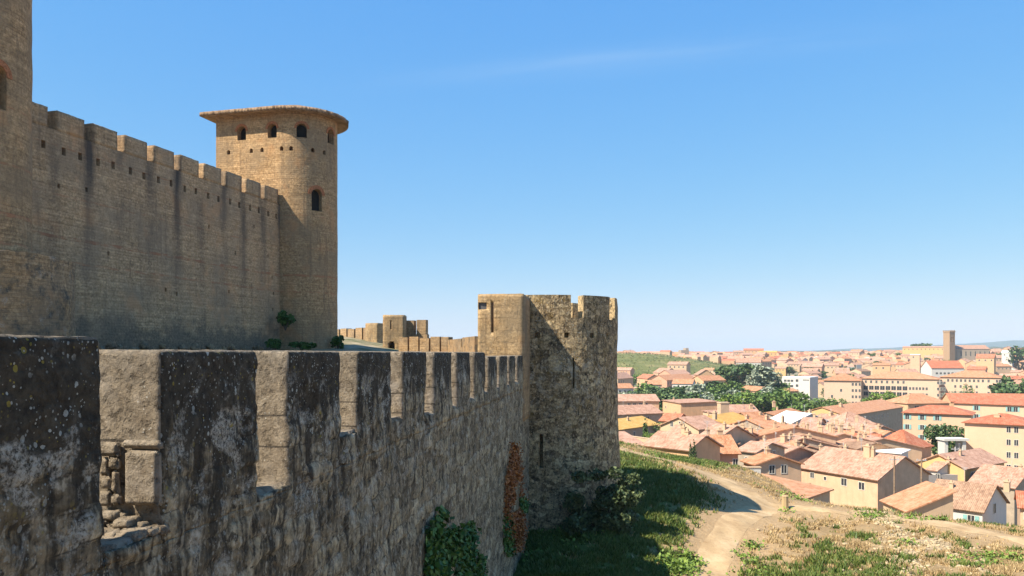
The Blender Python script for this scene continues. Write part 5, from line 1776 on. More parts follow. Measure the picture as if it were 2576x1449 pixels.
LB = house('long dark sided building with orange roof and yellow gable end', Z2(335, 1063), Z2(932, 997), 292, 15, 2.4, 'w_grey', 't_orange', 'gable', [('f', 3 + k * 3.1, 6.5, .8, 2.6) for k in range(13)] + [('f', 3 + k * 3.1, 2.0, .8, 1.0) for k in range(13)], [(12, 6, 1.4, .6)], 'building', 'long_building', dA=250)  # grey walls paint the shaded long side darker; the sunlit gable stays yellow
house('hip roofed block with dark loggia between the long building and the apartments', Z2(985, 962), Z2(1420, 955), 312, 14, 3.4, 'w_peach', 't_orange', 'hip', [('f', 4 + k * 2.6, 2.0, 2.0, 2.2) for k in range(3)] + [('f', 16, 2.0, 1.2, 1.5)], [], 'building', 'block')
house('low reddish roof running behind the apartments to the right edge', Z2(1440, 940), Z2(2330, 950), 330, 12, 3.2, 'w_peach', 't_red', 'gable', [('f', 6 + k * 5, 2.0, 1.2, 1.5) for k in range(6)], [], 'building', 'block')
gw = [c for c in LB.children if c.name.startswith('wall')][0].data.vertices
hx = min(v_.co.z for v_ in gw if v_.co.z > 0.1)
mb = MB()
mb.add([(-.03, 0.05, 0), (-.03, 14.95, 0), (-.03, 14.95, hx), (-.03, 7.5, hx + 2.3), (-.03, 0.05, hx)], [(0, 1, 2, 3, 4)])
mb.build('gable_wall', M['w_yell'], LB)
# the long four storey facade beyond the river trees
def facade(label, A, B, d, w, groups, zoff=1.9, fl=3.3, floors=4, ww=1.0, hh=1.5, extra=()):
    wins = []
    for u0, n, sp, fls in groups:
        for k in range(n):
            for f_ in fls:
                wins.append(('f', u0 + k * sp, zoff + fl * f_, ww, hh))
    dA, d = facing(A, B, d)
    return house(label, A, B, d, w, 3.4, 'w_facade', 't_orange', 'hip', wins + list(extra), [], 'building', 'long_building', over=.6, dA=dA)
facade('left wing of the long four storey peach facade, with three columns of windows', Z2(105, 738), Z2(490, 722), 425, 26, [(14.2, 3, 1.7, (0, 1, 2, 3)), (4, 1, 1, (2,)), (8.5, 1, 1, (1,))])
facade('middle wing of the long peach facade, with two rows of dark arcades', Z2(495, 722), Z2(1310, 706), 436, 24,
       [(2.4, 8, 2.7, (0,)), (24.5, 6, 1.6, (1, 2)), (38, 3, 1.5, (0, 1, 2))], extra=[('f', 2.4 + k * 2.8, 1.9 + 3.3 * f_, 2.3, 2.2) for k in range(8) for f_ in (1, 2)])
facade('right wing of the long peach facade, ending at the round tree', Z2(1325, 690), Z2(1960, 690), 440, 22, [(4, 9, 2.1, (0,)), (7.5, 5, 2.6, (1, 2, 3)), (23.5, 1, 1, (0, 1, 2, 3)), (27.4, 4, 1.3, (0, 1, 2, 3))])
house('modern white block with dark window bands behind the silver tree', Z1(1752, 705), Z1(2045, 690), 470, 16, .4, 'w_white', 't_white', 'flat', [('f', 2 + k * 2.0, 2.0 + 3.2 * f_, 1.5, 1.3) for k in range(3) for f_ in range(2)] + [('f', 9.0, 1.8 + 3.0 * f_, 1.5, 1.5) for f_ in range(4)] + [('f', 13 + k * 1.2, 1.4, 1, .6) for k in range(3)], [], 'building', 'modern_block', dA=480)
house('narrow yellow house with arched door in the trees under the modern white block', Z1(1842, 832), Z1(1925, 830), 400, 8, 1.2, 'w_yell', 't_orange', 'gable', [('f', 2, 2, 1, 1.3), ('f', 2, 5.5, 1.2, 2.4)])
house('white hotel with bright red roof and central gable, beyond the long facade', Z2(1235, 592), Z2(1572, 588), 610, 16, 5.5, 'w_white', 't_red', 'gable', [('f', 4 + k * 3, 4.0, 1.6, 1.4) for k in range(9)], [], 'building', 'hotel')
# ---- cathedral tower
a = wpt(2389, 833, 1000)
gz = on_ground(a.x, a.y) - 2
ch_ = thing('church_tower', 'tall square brown church tower standing out above the distant roofs', 'tower', (a.x, a.y, gz), R(20))
hh_ = a.z - gz
mb = MB(); mb.box(0, 9.0, 0, 9.5, 0, hh_)
body = mb.mesh('shaft', [M['w_brown']])
c = MB()
for k in (2.6, 6.4):
    c.box(k - .7, k + .7, -1, 1.2, hh_ - 14, hh_ - 7)
    c.box(7.9, 10.5, k - .7, k + .7, hh_ - 14, hh_ - 7)
link('shaft', cut(body, c.mesh('c', []), [M['w_brown']]), ch_)
mb = MB()
for k in range(4):
    mb.box(-.3 + k * 2.55, .9 + k * 2.55, -.3, .6, hh_ + .003, hh_ + 1.2)
    mb.box(-.3 + k * 2.55, .9 + k * 2.55, 9.0, 9.8, hh_ + .003, hh_ + 1.2)
mb.box(-.4, 9.4, -.4, 9.9, hh_ - 1.2, hh_)
mb.build('parapet', M['w_brown'], ch_)
house('long church nave with buttressed grey wall right of the church tower', (2408, 883), (2490, 878), 1010, 22, 5, 'w_grey', 't_pink', 'gable', [('f', 5 + k * 6, 6, 1.6, 6) for k in range(7)], [], 'church', 'church_nave')
house('ruined looking old church with stub tower on the skyline, left part of the town', Z1(690, 470), Z1(790, 470), 1150, 12, 3, 'w_grey', 't_pink', 'gable', [('f', 4, 4, 1.5, 3)], [], 'church', 'church')
a = wpt(*Z1(695, 385), 1160)
gz = on_ground(a.x, a.y) - 2
t = thing('church_tower', 'short grey stub tower of the old church on the left skyline', 'tower', (a.x, a.y, gz), R(10))
MB().box(0, 12, 0, 11, 0, a.z - gz - 2).build('shaft', M['w_grey'], t)
MB().box(7, 11.5, 0.5, 10, a.z - gz - 1.997, a.z - gz + 1).build('gable', M['w_grey'], t)

# ---- houses between the vineyard hill and the river trees
mid2 = [
 ('white walled house with orange roof, its grey gable turned right, above the trees', (600, 752), (810, 755), 470, 12, 2.6, 'w_white', 't_orange', 5),
 ('cream house with orange roof left of the grey gabled white house', (340, 762), (490, 762), 480, 10, 2.4, 'w_cream', 't_orange', 3),
 ('long peach building with orange roof, right of the grey gabled white house', (930, 720), (1160, 715), 500, 12, 2.8, 'w_peach', 't_orange', 5),
 ('white house with orange roof at the very left beside the round tower', (25, 800), (190, 798), 450, 10, 2.4, 'w_white', 't_orange', 3),
 ('gabled pale pink house high behind the long peach building', (870, 660), (1040, 660), 560, 12, 3.6, 'w_peach', 't_pink', 3),
 ('orange roofed row house behind the grey gabled white house', (545, 715), (850, 700), 520, 12, 3, 'w_pink', 't_orange', 6),
 ('pale stone house below the vineyard hill at the left', (30, 700), (190, 690), 540, 12, 3.5, 'w_sand', 't_pink', 3),
 ('pink house with cream front at the foot of the vineyard hill', (400, 635), (520, 640), 600, 12, 3.5, 'w_cream', 't_pink', 3),
 ('pink roofed house right of the cream fronted house below the hill', (590, 655), (790, 650), 580, 12, 3.0, 'w_pink', 't_pink', 3),
 ('small red roofed house under the dark tree below the hill', (230, 690), (340, 700), 560, 10, 2.8, 'w_peach', 't_red', 2),
 ('pink roofed house amid the trees right of the silver tree foot', (1300, 815), (1490, 830), 400, 9, 2.0, 'w_cream', 't_orange', 2),
 ('peach fronted small house at the left among garden trees', (200, 800), (290, 805), 440, 9, 2.0, 'w_pink', 't_pink', 2),
]
for lab, a, b_, d, w, rise, wl_, rf, nw in mid2:
    L0 = abs(b_[0] - a[0]) * .2396 / F * d
    house(lab, Z1(*a), Z1(*b_), d, w, rise, wl_, rf, 'gablefront' if 'gabled pale' in lab else 'gable', [('f', L0 * (k + .5) / nw, 2.0 + 3 * f_, 1.1, 1.5) for k in range(nw) for f_ in (0, 1)])
far_named = [
 ('wide red roofed building standing highest on the skyline', Z1(1350, 402), Z1(1560, 402), 1300, 20, 3.0, 'w_peach', 't_red'),
 ('long yellow building right of the red roofed skyline building', Z1(1510, 425), Z1(1700, 425), 1280, 14, 2.5, 'w_yell', 't_yell'),
 ('orange roofed house on the left skyline beside the old church', Z1(440, 465), Z1(580, 460), 1150, 14, 4.5, 'w_pink', 't_orange'),
 ('long white school building in the middle of the far town', Z1(1270, 530), Z1(1530, 530), 820, 14, 4.5, 'w_white', 't_pink'),
 ('tall cream block among the far roofs below the church tower', Z2(1010, 452), Z2(1110, 450), 860, 14, .6, 'w_cream', 't_white'),
 ('long pale yellow building on the skyline left of the church tower', Z2(930, 380), Z2(1400, 372), 1180, 16, 2.0, 'w_yell', 't_pink'),
 ('peach block of flats in the far town above the long facade', Z2(615, 560), Z2(800, 560), 700, 14, 2.0, 'w_peach', 't_orange'),
 ('red roofed hall in the far town right of the church nave', Z2(1700, 490), Z2(1890, 482), 820, 14, 4.0, 'w_peach', 't_red'),
 ('pink walled row with red roof right of the white hotel', Z2(1605, 605), Z2(1800, 605), 640, 12, 2.4, 'w_pink', 't_red'),
 ('white villas block on the right skyline beside a dark tree', Z2(1970, 430), Z2(2080, 428), 960, 12, 2.6, 'w_white', 't_white'),
]
for lab, a, b_, d, w, rise, wl_, rf in far_named:
    L0 = abs(b_[0] - a[0]) / F * d
    house(lab, a, b_, facing(a, b_, d)[1], w, rise, wl_, rf, 'gable', [('f', u, 2.4, 1.3, 1.6) for u in np.arange(3, L0 - 2, 5.5)], [], 'building', 'building', dA=facing(a, b_, d)[0])

# ---- the mass of far houses: every one a copy of a few kinds
kinds = []
kr = random.Random(12)
for k, (wl_, rf) in enumerate([('w_cream', 't_pink'), ('w_peach', 't_pink'), ('w_pink', 't_pink'), ('w_white', 't_pink'), ('w_peach', 't_orange'), ('w_cream', 't_orange'), ('w_sand', 't_red'), ('w_cream', 't_brown'), ('w_yell', 't_pink'), ('w_sand', 't_pink')]):
    kinds.append((wl_, rf, kr.uniform(11, 19), kr.uniform(9, 13), kr.uniform(7, 11), kr.uniform(2.0, 3.2)))
taken = []
for o in list(COL.objects):
    if o.type == 'EMPTY' and o.get('category') in ('house', 'building', 'apartment block', 'church', 'tower') and o.location.y > 90:
        taken.append((o.location.x + 8, o.location.y + 6, 11 if o.location.y < 300 else 22))
protos = {}
def far_house(x, y, rz, k, sc):
    wl_, rf, L, w, h, rise = kinds[k]
    z = on_ground(x, y) - .5
    lab = 'small %s walled house with %s roof in the far crowd of roofs' % (WN[wl_], RN[rf])
    grp = 'far %s houses with %s roofs' % (WN[wl_], RN[rf])
    if k not in protos:
        wins = [('f', u, 1.8, 1.0, 1.4) for u in np.arange(2.2, L - 1, 3.4)]
        t = house_at(lab, (x, y, z), rz, L, w, h, rise, wl_, rf, 'gable', wins, [(L * .6, w * .4, 1.2, .5)], 'house', 'house', grp, .35)
        t.scale = (sc, sc, sc)
        protos[k] = t
        return t
    s_ = protos[k]
    r_ = s_.copy(); COL.objects.link(r_)
    r_.location = (x, y, z); r_.rotation_euler = (0, 0, rz); r_.scale = (sc, sc, sc)
    r_['label'] = lab
    for chd in s_.children:
        c2 = chd.copy(); COL.objects.link(c2); c2.parent = r_
    return r_
nfar = 0
fr = random.Random(77)
tries = 0
while nfar < 238 and tries < 6000:
    tries += 1
    q = fr.random()
    y = 500 + 900 * q ** 0.75
    px = fr.uniform(1545, 2640)
    x = (px - CX) / F * y
    if y < 640 and px < 1990:
        continue
    hillv = math.exp(-(((x - 135) / 125) ** 2 + ((y - 900) / 150) ** 2))
    if hillv > 0.35:
        continue
    if any((x - a) ** 2 + (y - b) ** 2 < (r_ * (.75 if y > 700 else .9)) ** 2 for a, b, r_ in taken):
        continue
    taken.append((x, y, 19))
    k = fr.choices(range(len(kinds)), weights=[4, 4, 3, 1.6, 2.5, 2, 1.6, 1.2, 1, 3])[0]
    far_house(x, y, fr.choice([R(-30), R(-10), R(15), R(-55), R(35), R(60)]) + fr.uniform(-.2, .2), k, fr.uniform(.85, 1.25))
    nfar += 1
# fill-in houses close behind the named rows
nn_ = 0
tries = 0
while nn_ < 14 and tries < 4000:
    tries += 1
    y = fr.uniform(160, 330)
    px = fr.uniform(1560, 2620)
    x = (px - CX) / F * y
    z = on_ground(x, y)
    if px > 1990:
        continue
    if px < 1640 and y < 330:
        continue
    if any((x - a) ** 2 + (y - b) ** 2 < (r_ * 1.0) ** 2 for a, b, r_ in taken):
        continue
    taken.append((x, y, 12))
    far_house(x, y, R(-62) + fr.uniform(-.25, .25) if fr.random() < .6 else R(28) + fr.uniform(-.2, .2), fr.choice([0, 1, 2, 4, 5, 9]), fr.uniform(.72, .95))
    nn_ += 1

# the farthest roofs, too many and too small to single out
mbv = MB()
for _ in range(700):
    y = fr.uniform(950, 1750); px = fr.uniform(1560, 2660); x = (px - CX) / F * y
    z = on_ground(x, y) - 1
    L, w, h, rs = fr.uniform(10, 22), fr.uniform(9, 13), fr.uniform(5, 9), fr.uniform(2, 3)
    a = fr.uniform(-1, 1)
    ca, sa = math.cos(a), math.sin(a)
    pts = [(0, 0, 0), (L, 0, 0), (L, w, 0), (0, w, 0), (0, 0, h), (L, 0, h), (L, w, h), (0, w, h), (0, w / 2, h + rs), (L, w / 2, h + rs)]
    pts = [(x + p[0] * ca - p[1] * sa, y + p[0] * sa + p[1] * ca, z + p[2]) for p in pts]
    m_ = fr.choice([0, 0, 1, 2, 3])
    r_ = 4 + fr.choice([0, 0, 0, 1, 2])
    n0 = len(mbv.v)
    mbv.v += pts
    for f_ in ((0, 1, 5, 4), (1, 2, 6, 9, 5), (2, 3, 7, 6), (3, 0, 4, 8, 7)):
        mbv.f.append([n0 + i for i in f_]); mbv.m.append(m_)
    for f_ in ((4, 5, 9, 8), (6, 7, 8, 9)):
        mbv.f.append([n0 + i for i in f_]); mbv.m.append(r_)
FR = [mat_plain('far_roof_pink', (.46, .26, .17), .9, .2, .1), mat_plain('far_roof_orange', (.48, .21, .095), .9, .2, .1), mat_plain('far_roof_red', (.42, .15, .085), .9, .2, .1)]
o = mbv.build('distant_houses', [M['w_cream'], M['w_peach'], M['w_white'], M['w_sand']] + FR)
tag(o, 'mass of tiny pale and pink roofs filling the skyline of the far town', 'distant houses', kind='stuff')

# ------------------------------------------------------------------ trees in the town
def tree_px(label, px, py_top, d, height=None, **k):
    p = wpt(px, py_top, d)
    gz = on_ground(p.x, p.y)
    hgt = height or max(p.z - gz, 2.5)
    return tree(label, (p.x, p.y, p.z - hgt if height else gz - .1), hgt, **k)
tree_px('big dark green tree before the teal windowed apartment block', 2392, 1044, 212, kind='round', seed=1, leafmat='l_dark', width=1.0, n=3600, leaf=.5)
tree_px('large round tree at the right end of the long peach facade', 2546, 946, 395, kind='round', seed=2, leafmat='l_dark', width=1.15, n=2000, leaf=.75)
tree_px('big silver green poplar left of the modern white block', 1925, 922, 430, kind='tall', seed=3, leafmat='l_grey', width=1.5, n=2600, leaf=.9)
tree_px('silver green poplar at the left shoulder of the big silver one', 1895, 932, 425, kind='tall', seed=4, leafmat='l_grey', width=1.0, n=1400, leaf=.8)
tree_px('silver green tree at the right shoulder of the big silver one', 1952, 938, 432, kind='tall', seed=5, leafmat='l_grey', width=1.0, n=1400, leaf=.8)
tree_px('dark umbrella pine left behind the big silver poplar', 1868, 915, 520, kind='pine', seed=6, leafmat='l_dark', width=1.3, n=1500, leaf=.8)
tree_px('dark evergreen left of the umbrella pine behind the poplar', 1842, 920, 540, kind='round', seed=1, leafmat='l_dark', width=1.1, n=1200, leaf=.8)
tree_px('bright light green tree in the middle of the river trees', 1772, 979, 385, kind='round', seed=2, leafmat='l_green', width=1.25, n=1600, leaf=.6)
tree_px('bright round tree close in front of the modern white block', 1968, 977, 380, kind='tall', seed=4, leafmat='l_green', width=1.6, n=1600, leaf=.6)
tree_px('first of two bright clipped trees before the arcaded facade, left', 2206, 984, 380, kind='round', seed=7, leafmat='l_green', width=1.2, n=1500, leaf=.6)
tree_px('second of two bright clipped trees before the arcaded facade, right', 2262, 981, 385, kind='round', seed=2, leafmat='l_green', width=1.2, n=1500, leaf=.6)
tree_px('pale olive tree standing before the right wing of the long facade', 2398, 970, 410, kind='round', seed=1, leafmat='l_grey', width=.8, n=900, leaf=.6)
tree_px('mid green tree right of the pale olive tree by the right wing', 2436, 968, 410, kind='tall', seed=3, leafmat='l_mid', width=1.3, n=900, leaf=.6)
tree_px('small dark tree beside the hip roofed square house', 2180, 1066, 196, 5.2, kind='round', seed=7, leafmat='l_dark', width=.75, n=1200, leaf=.4)
tree_px('slim tall cypress near the round tower, before the yellow tiled building', 1624, 1055, 188, kind='cypress', seed=1, leafmat='l_dark', width=1.1, n=1400, leaf=.35)
tree_px('left, shorter cypress of the pair by the brick pink house', 1737, 1111, 96, 4.0, kind='cypress', seed=2, leafmat='l_dark', width=1.0, n=1000, leaf=.3)
tree_px('right, taller cypress of the pair by the brick pink house', 1746, 1105, 96, 4.8, kind='cypress', seed=3, leafmat='l_dark', width=1.0, n=1000, leaf=.3)
tree_px('green garden tree right of the slim tall cypress', 1662, 1052, 205, 8, kind='round', seed=1, leafmat='l_mid', width=1.3, n=1500, leaf=.45)
tree_px('low bright bush at the foot of the slim tall cypress', 1640, 1082, 180, 4, kind='round', seed=2, leafmat='l_green', width=1.5, n=900, leaf=.45)
tree_px('grey green tree under the arched end of the long peach facade', 2073, 990, 385, kind='round', seed=1, leafmat='l_mid', width=1.1, n=1200, leaf=.6)
tree_px('round bushy tree below the left wing of the long facade', 2120, 998, 380, kind='round', seed=2, leafmat='l_mid', width=1.2, n=1200, leaf=.6)
tree_px('dark tree on the right skyline beside the white villas', 2560 - 0, 866, 950, kind='round', seed=2, leafmat='l_dark', width=1.0, n=500, leaf=1.1)
tree_px('dark pine group tree on the skyline left of the church tower', 2316, 864, 1250, kind='pine', seed=6, leafmat='l_dark', width=1.6, n=500, leaf=1.2)
tree_px('small dark shrub beside the white gateway under the big dark tree', 2412, 1130, 186, 5, kind='round', seed=2, leafmat='l_mid', width=.7, n=800, leaf=.4)
# river belt
tr = random.Random(21)
belt = [('l_mid', 'mid green'), ('l_dark', 'dark green'), ('l_green', 'light green'), ('l_grey', 'greyish green')]
nb = 0
for px in list(np.arange(1560, 2010, 17.0)) + list(np.arange(1640, 1990, 24.0)) + list(np.arange(2015, 2190, 30.0)):
    d = tr.uniform(345, 400) if nb < 26 else tr.uniform(400, 470)
    lm, ln = tr.choices(belt, weights=[4, 3, 1.6, 1])[0]
    top = tr.uniform(968, 990) if d < 400 else (tr.uniform(955, 978) if px < 2000 else tr.uniform(998, 1012))
    tree_px('%s round tree in the belt of river trees' % ln, px + tr.uniform(-6, 6), top, d, kind='round', seed=tr.choice([1, 2, 7]), leafmat=lm, width=tr.uniform(1.1, 1.5), n=2200, leaf=.7, group='%s trees along the river' % ln)
    nb += 1
# scattered trees in the far town
for k in range(64):
    y = tr.uniform(520, 1250); px = tr.uniform(1560, 2620); x = (px - CX) / F * y
    if math.exp(-(((x - 135) / 125) ** 2 + ((y - 900) / 150) ** 2)) > .2:
        continue
    gz = on_ground(x, y)
    lm, ln = tr.choices(belt[:2], weights=[3, 4])[0]
    tree('%s tree standing among the far roofs' % ln, (x, y, gz), tr.uniform(8, 15), 'round', tr.choice([1, 2]), lm, tr.uniform(1.0, 1.6), 500, 1.1, '%s trees in the far town' % ln)
# hedge of the vineyard hill: rows of vines
V_, F_, n0 = [], [], 0
vr = np.random.default_rng(9)
P = []
for row in range(46):
    t_ = row / 45.0
    for k in range(110):
        x = -60 + 400 * k / 110 + vr.normal() * .8
        y = 740 + 230 * t_ + x * .15
        P.append((x, y))
P = np.array(P)
hv = np.exp(-(((P[:, 0] - 135) / 125) ** 2 + ((P[:, 1] - 900) / 150) ** 2))
P = P[hv > 0.30]
P3 = np.c_[P, H(P[:, 0], P[:, 1]) + .7]
V, Fq = leaf_quads(P3, 2.2, vr, .7, (0, 0, 1))
o = link('vines', np_mesh('vines', V, Fq, [mat_leaf('vine_leaves', (.07, .085, .02), (.13, .135, .04), (.20, .19, .07))]))
tag(o, 'rows of green vines covering the low hill beyond the houses', 'vineyard', kind='stuff')

# ------------------------------------------------------------------ distant ridges
def ridge(prof, d, depth, zb, mat, seed):
    """long low hill range; prof = photo columns and rows of its crest"""
    px = np.linspace(prof[0][0], prof[-1][0], 160)
    py = np.interp(px, [p[0] for p in prof], [p[1] for p in prof])
    x = (px - CX) / F * d
    z = (HZ - py) / F * d + (fbm(px * .02, px * 0, px * 0, 5, seed) - .5) * d * .0035
    rows = []
    for t in np.linspace(-1, 1, 9):
        rows.append(np.c_[x, np.full(len(x), d + t * depth), zb + (z - zb) * np.cos(t * math.pi / 2) ** 1.2])
    V = np.concatenate(rows)
    o = link('hill', np_mesh('hill', V, grid_faces(9, len(x)), [mat], smooth=True))
    o['kind'] = 'structure'
gm = G('far_hill_scrub')
n_ = gm.noise(gm.obj, 0.004, 6, 0.6)
M['hill'] = gm.done(gm.ramp(n_, [(0.35, (.035, .05, .03)), (0.6, (.075, .085, .05)), (0.75, (.16, .14, .09))]), 0.95)
ridge([(1000, 890), (1540, 889), (1700, 888), (1900, 885), (2100, 883), (2300, 880), (2450, 874), (2640, 870), (2900, 868)], 3200, 500, -60, M['hill'], 3)
ridge([(1000, 888), (1560, 887), (1800, 886), (2050, 882), (2200, 877), (2350, 869), (2500, 860), (2600, 855), (2800, 850), (3100, 848)], 9000, 2200, -60, M['hill'], 8)

# ------------------------------------------------------------------ small things by the path
p = wpt(1975, 1274, 53.6)
gz = on_ground(p.x, p.y)
po = thing('stone_post', 'short pale stone post standing at the fork of the earth paths', 'post', (p.x, p.y, gz))
mb = MB()
pts = []
for k, z in enumerate((-.3, .0, .12, .5, .78)):
    s = (.27, .26, .24, .225, .22)[k]
    pts.append((s, z))
mb.tube([(0, 0, z) for s, z in pts], [s for s, z in pts], 8)
mb.build('shaft', M['pillar'], po)
mb = MB(); mb.tube([(0, 0, .783), (0, 0, .86), (0, 0, .90)], [.22, .23, .15], 8)
mb.build('cap', M['pillar'], po)
def pole(label, px, pyt, pyb, d, wood=True):
    a, b_ = wpt(px, pyt, d), wpt(px, pyb, d)
    t = thing('utility_pole', label, 'pole', (b_.x, b_.y, b_.z))
    hgt = a.z - b_.z
    MB().tube([(0, 0, -6), (0, 0, hgt * .5), (0, 0, hgt)], [.14, .12, .10], 8).build('mast', M['wood'] if wood else M['metal'], t)
    mb = MB(); mb.box(-.7, .7, -.05, .05, hgt - .5, hgt - .38)
    for x in (-.6, 0, .6):
        mb.tube([(x, 0, hgt - .38), (x, 0, hgt - .2)], [.05, .04], 6)
    mb.build('crossarm', M['metal'], t)
pole('utility pole before the shaded gable of the big house', 2250, 1148, 1235, 108)
pole('utility pole at the right end of the shaded gable of the big house', 2318, 1150, 1215, 112)
pole('thin metal lamp pole by the white gateway and grey car', 2403, 1124, 1178, 150, False)
# white gateway under the big tree
p = wpt(*Z2(1372, 1352), 186)
gz = on_ground(p.x, p.y)
t = thing('gateway', 'white gateway porch under the right side of the big dark tree', 'gateway', (p.x, p.y, gz), 0)
hz_ = p.z - gz
MB().box(0, .8, 0, 3, -.3, hz_).build('pier', M['w_white'], t)
MB().box(4.2, 5.0, 0, 3, -.3, hz_).build('pier', M['w_white'], t)
MB().box(-.3, 5.6, -.4, 3.4, hz_ + .003, hz_ + .5).build('lintel', M['w_white'], t)
# parked car
def car(label, px, py, d, rz):
    p = wpt(px, py, d)
    t = thing('parked_car', label, 'car', (p.x, p.y, p.z), rz)
    paint = mat_plain('grey_car_paint', (.22, .23, .25), .3, .05)
    mb = MB()
    prof = [(-2.1, .35), (-2.15, .75), (-1.9, .9), (-1.5, .95), (-.95, 1.42), (.55, 1.45), (1.15, .98), (1.95, .85), (2.1, .6), (2.05, .35)]
    mb.extr_y(prof, -.85, .85)
    mb.build('body', paint, t)
    mb = MB()
    mb.extr_y([(-1.35, .98), (-.9, 1.36), (.5, 1.38), (1.0, 1.0)], -.87, .87)
    mb.build('windows', M['glass'], t)
    for x in (-1.35, 1.35):
        for y in (-.87, .68):
            mb = MB(); mb.tube([(x, y, .33), (x, y + .2, .33)], [.33, .33], 14)
            mb.build('wheel', M['dark'], t)
p = wpt(2400, 1185, 146)
car('grey car parked beside the small white gabled house', 2398, 1186, 146, R(20))
p = wpt(2398, 1196, 146)
# flat street where the car stands
mb = MB(); mb.box(p.x - 9, p.x + 6, p.y - 4, p.y + 22, -40, wpt(2398, 1186, 146).z - .004)
st = mb.build('street', mat_plain('asphalt', (.30, .27, .25), .9, .1))
st['kind'] = 'structure'
def garden_wall(label, A, B, d, dB, hgt, mat, th=.4):
    a, b_ = wpt(A[0], A[1], d), wpt(B[0], B[1], dB)
    ax = b_ - a
    L = math.hypot(ax.x, ax.y)
    t = thing('garden_wall', label, 'wall', (a.x, a.y, (a.z + b_.z) / 2 - hgt), math.atan2(ax.y, ax.x))
    MB().box(0, L, 0, th, -4, hgt).build('masonry', M[mat], t)
    MB().box(-.05, L + .05, -.06, th + .06, hgt + .003, hgt + .12).build('coping', M['w_sand'], t)
garden_wall('low white garden wall below the orange tiled lean-to', (1851, 1178), (1914, 1177), 88, 88, 1.0, 'w_white')
garden_wall('grey garden wall left of the low white garden wall', (1800, 1168), (1850, 1175), 92, 88, .8, 'w_grey')
garden_wall('tan retaining wall below the yellow tiled building, right of the round tower', (1552, 1098), (1660, 1103), 150, 140, 2.0, 'w_sand')

# ------------------------------------------------------------------ grass, weeds and rubble of the slope
def blades(N, seed, want, hgt, wid):
    r = np.random.default_rng(seed)
    out = []
    tot = 0
    while tot < N:
        n = 40000
        y = 36 + 60 * r.random(n) ** 1.7
        px = r.uniform(1290, 2620, n)
        x = (px - CX) / F * y
        g_, nn2, ru_ = zones(x, y)
        pd_ = path_dist(x, y)
        cl = fbm(x * 1.7, y * 1.7, x * 0, 3, seed)
        if want == 'green':
            pr = g_ * sst(0.34, 0.52, cl) 
        else:
            pr = (1 - g_ * .92) * sst(0.46, 0.64, cl) * (1 - ru_ * .5)
        pr = pr * sst(1.1, 3.0, pd_)
        if want == 'dry':
            pr = pr * (1 - .8 * ((y > 50) & (px > 1990)))
        k = r.random(n) < pr
        out.append(np.c_[x[k], y[k]])
        tot += k.sum()
    P = np.concatenate(out)[:N]
    z = H(P[:, 0], P[:, 1])
    n = len(P)
    a = r.uniform(0, 2 * math.pi, n)
    hh = hgt * r.uniform(.4, 1.5, n) * (0.5 + 1.2 * fbm(P[:, 0] * .6, P[:, 1] * .6, P[:, 0] * 0, 3, seed + 2))
    ww = wid * r.uniform(.6, 1.5, n)
    lean = r.normal(size=(n, 2)) * (hh * .45)[:, None]
    b0 = np.c_[P[:, 0] - np.cos(a) * ww, P[:, 1] - np.sin(a) * ww, z - .03]
    b1 = np.c_[P[:, 0] + np.cos(a) * ww, P[:, 1] + np.sin(a) * ww, z - .03]
    tp = np.c_[P[:, 0] + lean[:, 0], P[:, 1] + lean[:, 1], z + hh]
    V = np.stack([b0, b1, tp], 1).reshape(-1, 3)
    return V, np.arange(3 * n).reshape(n, 3)
V, Fq = blades(120000, 3, 'green', .20, .05)
tag(link('grass', np_mesh('grass', V, Fq, [M['g_green']])), 'tufts of green grass on the slope below the wall and on the mound', 'grass', kind='stuff')
V, Fq = blades(60000, 8, 'dry', .13, .035)
tag(link('dry_grass', np_mesh('dry_grass', V, Fq, [M['g_dry']])), 'dry straw coloured grass on the mound and beside the paths', 'dry grass', kind='stuff')
# weeds: low leafy clumps
r = np.random.default_rng(31)
P = []
for px, py, d, n, s in ((1700, 1405, 39.5, 500, .5), (1712, 1430, 38.8, 500, .5), (1690, 1442, 38.2, 400, .4), (1735, 1395, 40.5, 350, .35), (1890, 1415, 41, 150, .3),
                        (1895, 1375, 43.5, 150, .3), (2185, 1292, 51, 150, .5), (2200, 1298, 51, 120, .5), (2290, 1300, 50, 100, .4), (2365, 1296, 50, 100, .4), (2480, 1405, 40.8, 200, .5),
                        (2540, 1410, 40.5, 260, .7), (2490, 1435, 39, 160, .4), (2280, 1370, 43.5, 100, .3), (2410, 1420, 40, 100, .3), (1900, 1446, 38.8, 160, .6), (1870, 1390, 42, 90, .3),
                        (1650, 1152, 84, 260, 1.6), (1690, 1160, 78, 260, 1.6), (1740, 1163, 82, 200, 1.4), (1975, 1282, 52.5, 60, .3), (1940, 1240, 64, 150, .9), (1960, 1252, 61, 150, .9), (2010, 1262, 58, 100, .6),
                        (1570, 1108, 96, 220, 1.5), (1600, 1120, 92, 200, 1.5), (1450, 1345, 41.5, 300, .8), (1380, 1330, 42.5, 300, .9), (1350, 1380, 39.5, 300, .8)):
    p = wpt(px, py, d)
    q = r.normal(size=(n, 2)) * s
    x, y = p.x + q[:, 0], p.y + q[:, 1]
    z = H(x, y) + np.abs(r.normal(size=n)) * .13
    P.append(np.c_[x, y, z])
P = np.concatenate(P)
V, Fq = leaf_quads(P, .17, r, .5, (0, 0, 1))
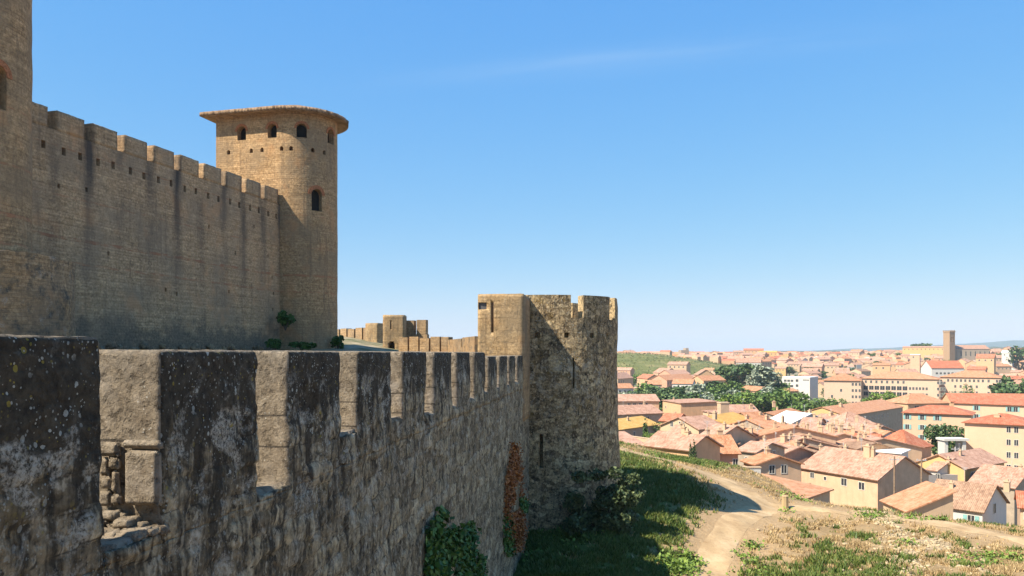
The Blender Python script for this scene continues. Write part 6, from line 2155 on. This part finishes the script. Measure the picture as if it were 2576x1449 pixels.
tag(link('weeds', np_mesh('weeds', V, Fq, [M['l_green']])), 'low leafy weeds scattered on the slope and beside the paths', 'weeds', kind='stuff')
# rubble
ico = bmesh.new()
bmesh.ops.create_icosphere(ico, subdivisions=1, radius=1.0)
iv = np.array([v.co[:] for v in ico.verts]); ifc = np.array([[v.index for v in f.verts] for f in ico.faces])
ico.free()
Vs, Fs = [], []
n0 = 0
cnt = 0
while cnt < 1500:
    n = 4000
    y = r.uniform(36, 54, n); px = r.uniform(1850, 2620, n); x = (px - CX) / F * y
    g_, n_1, ru_ = zones(x, y)
    pd_ = path_dist(x, y)
    pr = np.clip(ru_ * .8 + .012, 0, 1) * sst(1.0, 1.8, pd_)
    for k in np.where(r.random(n) < pr)[0]:
        s = r.uniform(.035, .13) * (1.5 if r.random() < .08 else 1)
        rot = Matrix.Rotation(r.uniform(0, 6.28), 3, 'Z') @ Matrix.Rotation(r.uniform(-.4, .4), 3, 'X')
        vv = iv * (1 + .5 * (r.random(len(iv)) - .5))[:, None] * np.array([1, .75, .55]) * s
        vv = vv @ np.array(rot).T
        vv = vv + np.array([x[k], y[k], h1(x[k], y[k]) + s * .2])
        Vs.append(vv); Fs.append(ifc + n0); n0 += len(iv)
        cnt += 1
        if cnt >= 1500:
            break
tag(link('rubble', np_mesh('rubble', np.concatenate(Vs), np.concatenate(Fs), [M['rock']])), 'pale stony rubble running diagonally over the mound', 'rubble', kind='stuff')

# ------------------------------------------------------------------ summer haze
hz = MB()
hz.box(-6300, 12300, -60, 12800, -95, 190)
hm = bpy.data.materials.new('thin_haze')
hm.use_nodes = True
hm.node_tree.nodes.clear()
ho_ = hm.node_tree.nodes.new('ShaderNodeOutputMaterial')
pv = hm.node_tree.nodes.new('ShaderNodeVolumePrincipled')
pv.inputs['Color'].default_value = (.74, .90, 1.0, 1)
pv.inputs['Density'].default_value = 0.00009
hm.node_tree.links.new(pv.outputs[0], ho_.inputs['Volume'])
o = hz.build('haze', hm)
o['kind'] = 'stuff'
